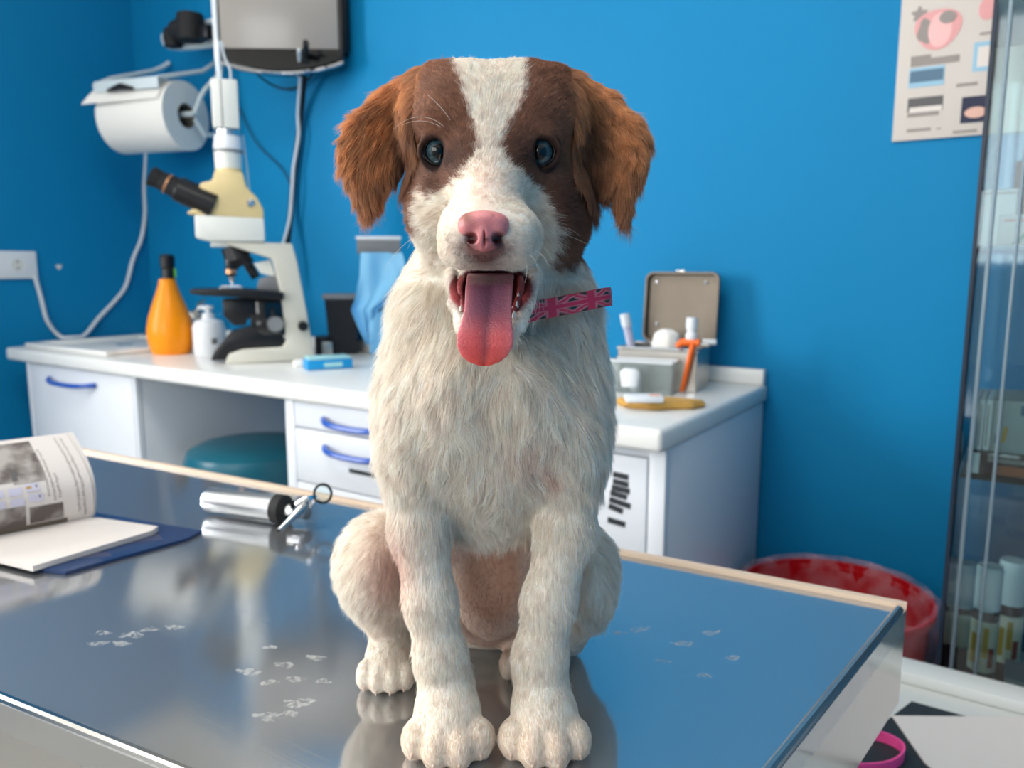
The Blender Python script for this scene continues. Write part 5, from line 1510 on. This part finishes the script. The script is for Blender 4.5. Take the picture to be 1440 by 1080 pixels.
n_ = len(vs_); vs_.append(tuple(K(681, 515, .378))); tcol.append(L3(236, 90, 84))
g = G().add([tuple(loc(np.array(v))) for v in vs_], fs_ + [((len(tt_) - 1) * nr + j, (len(tt_) - 1) * nr + (j + 1) % nr, n_) for j in range(nr)])
to = mk('tongue', g, mat('tongue_flesh', (210, 90, 95), .3, spec=.5, bump=.35, bscale=900, sss=.25, attr='flesh'), pup, angle=180)
at_ = to.data.color_attributes.new('flesh', 'FLOAT_COLOR', 'POINT')
at_.data.foreach_set('color', np.concatenate([np.array(tcol), np.ones((len(tcol), 1))], 1).astype(np.float32).ravel())
# teeth and gum ridges
for (a_, b_, v, s_, up_) in ((652, 448, .386, 4.8, 1), (723, 444, .387, 4.8, 1), (648, 436, .393, 3.2, 1), (727, 430, .394, 3.2, 1), (649, 424, .401, 3.0, 1), (729, 418, .402, 3.0, 1)):
    e = kpp(a_, b_, v)
    g = G().lathe([(s_ * .7 * e, -3 * e), (s_ * .66 * e, 1 * e * up_), (s_ * .35 * e, 5 * e * up_), (0, 7.5 * e * up_)], 12, tuple(loc(K(a_, b_, v))))
    mk('tooth', g, mat('tooth_enamel', (236, 226, 214), .15, spec=.6), pup)
for pts in ([(650, 392, .420), (646, 405, .411), (648, 422, .402), (653, 440, .393)], [(732, 392, .420), (733, 404, .412), (730, 420, .403), (724, 436, .394)]):
    mk('gum', G().tube(catmull([loc(K(*p)) for p in pts], 4), [5.5 * kpp(*pts[0])] * 13, 10), mat('gum_flesh', (150, 66, 70), .2, spec=.6, bump=.4, bscale=500), pup, angle=180)

# ---- claws
for q, s_ in toes:
    a_ = loc(q + np.array([s_ * .001, -.0118, -.001])); b_ = a_ + np.array([s_ * .0008, -.0016, -.0040])
    mk('claw', G().tube([a_ + np.array([0, .004, .002]), a_, (a_ + b_) / 2 + np.array([0, -.0006, .0006]), b_], [.0014, .0013, .0010, .0003], 8), mat('claw_horn', (214, 186, 168), .35), pup)
for t_ in htoes[:4]:
    a_ = loc(t_ + np.array([0, -.0102, -.003])); b_ = a_ + np.array([0, -.002, -.0035])
    mk('claw', G().tube([a_ + np.array([0, .003, .002]), a_, b_], [.0014, .0013, .0003], 8), MATS['claw_horn'], pup)

# ---- collar: stiff printed band, loose round the neck, standing off the fur on the right
cpath = [(640, 462, .462), (680, 468, .440), (722, 452, .432), (745, 439, .434), (780, 432, .437), (815, 425, .443), (845, 419, .452), (857, 417, .462), (856, 418, .478), (842, 418, .51), (790, 410, .545), (700, 405, .555), (625, 412, .54), (598, 425, .51), (608, 445, .48)]
cc = catmull([K(*p) for p in cpath + cpath[:1]], 12)[:-1]
cc = np.array(cc); n_ = len(cc)
bandh = .0054; rows = [(-1, 0), (-1, 1), (1, 1), (1, 0)]
tang = np.roll(cc, -1, 0) - np.roll(cc, 1, 0); tang /= np.linalg.norm(tang, axis=1)[:, None]
upb = np.array([-.10, 0, 1.0]); upb /= np.linalg.norm(upb)
nor = np.cross(tang, upb); nor /= np.linalg.norm(nor, axis=1)[:, None]
NR_ = 25; V2 = []; C2 = []
arc = np.concatenate([[0], np.cumsum(np.linalg.norm(np.diff(cc, axis=0), axis=1))])
for side_ in (0, 1):
    for j in range(NR_):
        h_ = (j / (NR_ - 1) * 2 - 1)
        for i in range(n_):
            V2.append(cc[i] + upb * h_ * bandh + nor[i] * (.0011 * (1 if side_ else -1) * (1 - .3 * h_ ** 4)))
            x = ((arc[i] - arc[36]) / .0255) % 1.0 * 2 - 1          # one flag motif per 25 mm
            y = h_
            red = L3(200, 52, 84); dkg = L3(36, 62, 56); wh = L3(206, 120, 128); blk = L3(40, 22, 28)
            c = dkg
            if abs(abs(x) * .95 - abs(y)) < .30: c = wh
            if abs(abs(x) * .95 - abs(y)) < .13: c = red
            if abs(x) < .27 or abs(y) < .30: c = wh
            if abs(x) < .20 or abs(y) < .22: c = red
            if abs(h_) > .93: c = L3(190, 40, 60)
            C2.append(c)
V2 = np.array(V2); W = n_ * NR_; fq = []
for sd in (0, 1):
    for j in range(NR_ - 1):
        for i in range(n_):
            a_ = sd * W + j * n_ + i; b_ = sd * W + j * n_ + (i + 1) % n_
            fq.append((a_, b_, b_ + n_, a_ + n_) if sd else (a_, a_ + n_, b_ + n_, b_))
for j in (0, NR_ - 1):
    for i in range(n_):
        a_ = j * n_ + i; b_ = j * n_ + (i + 1) % n_
        fq.append((a_, b_, W + b_, W + a_) if j == 0 else (a_, W + a_, W + b_, b_))
co = npmesh('collar', loc(V2), np.array(fq), mat('collar_print', (200, 60, 90), .45, spec=.4, attr='print'), pup, np.array(C2), 'print')
co['label'] = 'red collar with a green and white cross pattern'

# ---- fur
tri = np.concatenate([Q_[:, [0, 1, 2]], Q_[:, [0, 2, 3]]])
A3, B3, C3 = V_[tri[:, 0]], V_[tri[:, 1]], V_[tri[:, 2]]
ar = .5 * np.linalg.norm(np.cross(B3 - A3, C3 - A3), axis=1)
cen = (A3 + B3 + C3) / 3
px, py = toscreen(cen); fm = inmouth(cen)
dens = np.ones(len(cen))
dens *= np.where(cen[:, 1] > .56, .35, 1) * np.where(cen[:, 2] < .003, 0, 1)
dens *= np.where(fm < .0012, 0, 1)
facm = (py < 385) & (cen[:, 1] < .47)
dens *= np.where(facm, 2.6, 1)
mzm = gauss(px, py, 690, 310, 75, 65) * (cen[:, 1] < .44)
dens *= 1 + 1.5 * mzm
belly = (gauss(px, py, 692, 815, 60, 90) > .40) & (cen[:, 1] > .482); dens *= np.where(belly, .25, 1)
dens *= np.where((np.abs(px - 681) < 34 - np.clip(py - 335, 0, 30) * .7) & (np.abs(py - 326) < 30) & (cen[:, 1] < .40), 0, 1)
for c, out, e, tc in eyes: dens *= np.where(np.linalg.norm(cen - (c + out * .0012), axis=1) < .0118, 0, 1)
dens *= np.where((py > 850) & (cen[:, 2] < .12), 1.5, 1)
NF = 470000
pr = ar * dens; cs = np.cumsum(pr); pick = np.searchsorted(cs, rng.random(NF) * cs[-1]); pick = np.minimum(pick, len(tri) - 1)
r1 = np.sqrt(rng.random(NF))[:, None]; r2 = rng.random(NF)[:, None]
R = (1 - r1) * A3[pick] + r1 * (1 - r2) * B3[pick] + r1 * r2 * C3[pick]
Nn = B.grad(R, .003)
px, py = toscreen(R); cR, mR = coat(R); em = earmask(R) * (py < 345)
v_ = R[:, 1]
isface = (py < 392) & (v_ < .50) & (em < .5)
muz = np.clip(1.6 * gauss(px, py, 688, 312, 82, 72), 0, 1) * (v_ < .45)
jaw = (py > 372) & (py < 505) & (v_ < .435) & (np.abs(px - 690) < 95)
leg = (py > 690) & (v_ < .50) & ((px < 668) | (px > 712)) & (px > 535) & (px < 852)
paw = (R[:, 2] < .035)
Ln = np.full(NF, .0135)
Ln = np.where((py > 380) & (py < 720) & (v_ < .60), .0165, Ln)                       # chest and neck
ruff = gauss(px, py, 560, 450, 50, 90) + gauss(px, py, 840, 480, 40, 80); Ln = Ln * (1 + .25 * np.clip(ruff, 0, 1))
Ln = np.where(leg, .0070 + .008 * (1 - ss(py, 690, 800)), Ln)
Ln = np.where(isface, .0068, Ln); 
Ln = np.where(isface & (py < 150), .0085, Ln); Ln = np.where(isface & (py > 270) & ((px < 610) | (px > 780)), .010, Ln)
Ln = Ln * (1 - .62 * muz)
for c, out, e, tc in eyes: 
    dd = np.linalg.norm(R - c, axis=1); Ln = np.minimum(Ln, .0020 + .25 * np.clip(dd - .0125, 0, 1))
Ln = np.where(em > .5, .0125 + .004 * ss(py, 200, 300), Ln)
Ln = np.where(jaw, .0042, Ln); Ln = np.where(jaw & (py > 470), .008, Ln)
Ln = np.where(paw, .0042, Ln)
Ln = np.where((gauss(px, py, 692, 815, 60, 90) > .40) & (v_ > .482), .004, Ln)
dN = np.linalg.norm(R - ns, axis=1); Ln = np.minimum(Ln, .0012 + .16 * np.clip(dN - .012, 0, 1) + (dN > .03))
Ln = Ln * rng.uniform(.65, 1.15, NF)
D = np.zeros((NF, 3)); nose3 = ns + np.array([0, -.002, .004])
sgn = np.sign(R[:, 0] - K(692, 600, .5)[0])
side = np.clip((R[:, 0] - K(692, 600, .5)[0]) / .05, -1, 1)
D[:, 0] = side * .35; D[:, 1] = -.05; D[:, 2] = -1
fr = R - nose3; fr /= np.linalg.norm(fr, axis=1)[:, None]
fr[:, 0] *= 1.3
D = np.where(isface[:, None], fr, D)
D = np.where((jaw & (py < 480))[:, None], np.stack([side * .8, np.full(NF, .5), np.full(NF, -.8)], 1), D)
D = np.where(leg[:, None], np.array([0, -.05, -1.0])[None] + np.stack([side * .1, 0 * side, 0 * side], 1), D)
D = np.where(paw[:, None], np.array([0, -.8, -.45])[None], D)
esd = np.sign(R[:, 0] - K(690, 200, .45)[0])
D = np.where((em > .5)[:, None], np.stack([esd * (.75 - .9 * ss(py, 160, 280)), 0 * esd - .1, -.55 - .5 * ss(py, 140, 240)], 1), D)
th = (px < 560) & (py > 700) | (px > 845) & (py > 740)
D = np.where((th & ~paw)[:, None], np.stack([side * .6, 0 * side, -1 + 0 * side], 1), D)
lowf = np.stack([wob(R, 75, .3), wob(R, 85, 1.9), wob(R, 80, 4.1)], 1)
hif = np.stack([wob(R, 240, 2.3), wob(R, 260, .9), wob(R, 250, 5.1)], 1)
chest = ((py > 400) & (py < 760) & ~leg)
D = D / np.linalg.norm(D, axis=1)[:, None] + lowf * np.where(chest, .6, .18)[:, None] + hif * np.where(chest, .3, .14)[:, None] + rng.normal(0, .10, (NF, 3))
D -= Nn * (D * Nn).sum(1)[:, None]; D /= np.linalg.norm(D, axis=1)[:, None] + 1e-9
lift = np.where(isface, .20, .34); lift = np.where(leg | paw, .20, lift); lift = np.where(em > .5, .38, lift)
lift = lift * (1 - .5 * muz) + rng.normal(0, .05, NF); lift = np.clip(lift, .06, .6)
csz = np.where(isface | paw | leg, .0028, .0050); csz = np.where(em > .5, .0042, csz)
hs_ = np.floor((R + rng.normal(0, .0007, R.shape)) / csz[:, None]).astype(np.int64)
key = (hs_[:, 0] * 73856093) ^ (hs_[:, 1] * 19349663) ^ (hs_[:, 2] * 83492791)
_, inv = np.unique(key, return_inverse=True); inv = inv.ravel(); nc_ = inv.max() + 1
cnt = np.bincount(inv, minlength=nc_).astype(float)
cm = np.stack([np.bincount(inv, R[:, i], nc_) for i in range(3)], 1) / cnt[:, None]
cdir = rng.normal(0, .17, (nc_, 3)); clen = rng.uniform(.78, 1.15, nc_)
cl = np.where(isface, .35, .6); cl = np.where(leg | paw, .4, cl); cl = np.where(em > .5, .6, cl)
cl = cl * (np.linalg.norm(cm[inv] - R, axis=1) < .008)
Ln = Ln * clen[inv]
NP = 6; tp_ = np.linspace(0, 1, NP)
pts = np.zeros((NF, NP, 3), np.float32)
for i, t in enumerate(tp_):
    a_ = (Nn * lift[:, None] * (1 - .45 * t) + D * (1 - lift)[:, None]) * t
    p = R + Ln[:, None] * (a_ + (cdir[inv] * .5 + np.array([0, 0, -.12])) * t * t * np.where(paw, .2, 1)[:, None]) + (cm[inv] - R) * (cl * t ** 1.5)[:, None]
    p[:, 2] = np.maximum(p[:, 2], .0006)
    pts[:, i] = p - pup_o
cu = bpy.data.hair_curves.new('fur')
cu.add_curves([NP] * NF)
cu.points.foreach_set('position', pts.ravel())
ra = cu.attributes.get('radius') or cu.attributes.new('radius', 'FLOAT', 'POINT')
base_r = np.where(isface, .000062, .000082) * rng.uniform(.8, 1.25, NF)
rad = base_r[:, None] * (1 - .85 * tp_[None, :] ** 2)
ra.data.foreach_set('value', rad.astype(np.float32).ravel())
ca_ = cu.attributes.new('coat', 'FLOAT_COLOR', 'POINT')
var = rng.normal(1, .09, NF)[:, None] * (1 + .08 * rng.normal(0, 1, nc_))[inv][:, None]
cf = np.clip(cR * var, 0.003, .95)
tipc_ = np.clip(cf * (1 + .35 * mR[:, None]), 0, .95)
cp_ = cf[:, None, :] * (1 - tp_[None, :, None]) + tipc_[:, None, :] * tp_[None, :, None]
cp_ = np.concatenate([cp_, np.ones((NF, NP, 1))], 2)
ca_.data.foreach_set('color', cp_.astype(np.float32).ravel())
fm_ = bpy.data.materials.new('fur_strands'); fm_.use_nodes = True
nt = fm_.node_tree; N = nt.nodes; L = nt.links; N.remove(N['Principled BSDF'])
at = N.new('ShaderNodeAttribute'); at.attribute_name = 'coat'
df = N.new('ShaderNodeBsdfDiffuse'); tr = N.new('ShaderNodeBsdfTranslucent'); gl = N.new('ShaderNodeBsdfGlossy'); gl.inputs['Roughness'].default_value = .42
m1 = N.new('ShaderNodeMixShader'); m1.inputs[0].default_value = .42; m2 = N.new('ShaderNodeMixShader'); m2.inputs[0].default_value = .05
L.new(at.outputs['Color'], df.inputs['Color']); L.new(at.outputs['Color'], tr.inputs['Color'])
L.new(df.outputs[0], m1.inputs[1]); L.new(tr.outputs[0], m1.inputs[2]); L.new(m1.outputs[0], m2.inputs[1]); L.new(gl.outputs[0], m2.inputs[2])
L.new(m2.outputs[0], N['Material Output'].inputs['Surface'])
cu.materials.append(fm_)
fo_ = bpy.data.objects.new('fur', cu); COL.objects.link(fo_); fo_.parent = pup; fo_['kind'] = 'stuff'

# ---- whiskers and brow hairs
wm = mat('whisker_hair', (240, 232, 220), .35)
def whisker(p0, p1, p2, r=.00011):
    """from a root on the muzzle through a bend to a tip: photo points with their depth offsets"""
    a_ = B.hit(p0[0], p0[1]); b_ = K(p1[0], p1[1], a_[1] + p1[2]); c_ = K(p2[0], p2[1], a_[1] + p2[2])
    P_ = [loc((1 - t) ** 2 * a_ + 2 * t * (1 - t) * b_ + t * t * c_) for t in np.linspace(0, 1, 9)]
    mk('whisker', G().tube(P_, [r * (1 - .75 * i / 8) for i in range(9)], 5), wm, pup)
for a_ in (((762, 316), (800, 315, -.002), (815, 332, .005)), ((765, 325), (800, 328, 0), (828, 345, .008)), ((764, 338), (790, 348, 0), (800, 362, .006)), ((760, 345), (778, 355, 0), (779, 382, .004)),
           ((745, 358), (758, 368, 0), (757, 390, .003)), ((752, 352), (772, 362, -.001), (770, 378, .003)), ((738, 365), (744, 380, 0), (738, 398, .002)), ((766, 332), (795, 340, 0), (803, 352, .006)),
           ((632, 308), (585, 320, 0), (573, 350, .008)), ((640, 320), (590, 330, 0), (570, 372, .008)), ((628, 318), (560, 330, .004), (540, 385, .02)), ((632, 340), (612, 372, 0), (603, 388, .004)),
           ((640, 352), (628, 372, 0), (622, 384, .003)), ((622, 300), (590, 312, 0), (574, 335, .006)),
           ((625, 178), (590, 148, -.006), (552, 182, .002)), ((622, 180), (595, 162, -.006), (565, 176, .0)), ((634, 170), (622, 150, -.006), (600, 132, .002)),
           ((660, 462), (636, 462, 0), (612, 476, .004)), ((650, 458), (630, 466, 0), (618, 484, .004)), ((722, 466), (740, 470, 0), (748, 492, .004)), ((716, 474), (726, 482, 0), (730, 500, .002))):
    whisker(*a_)
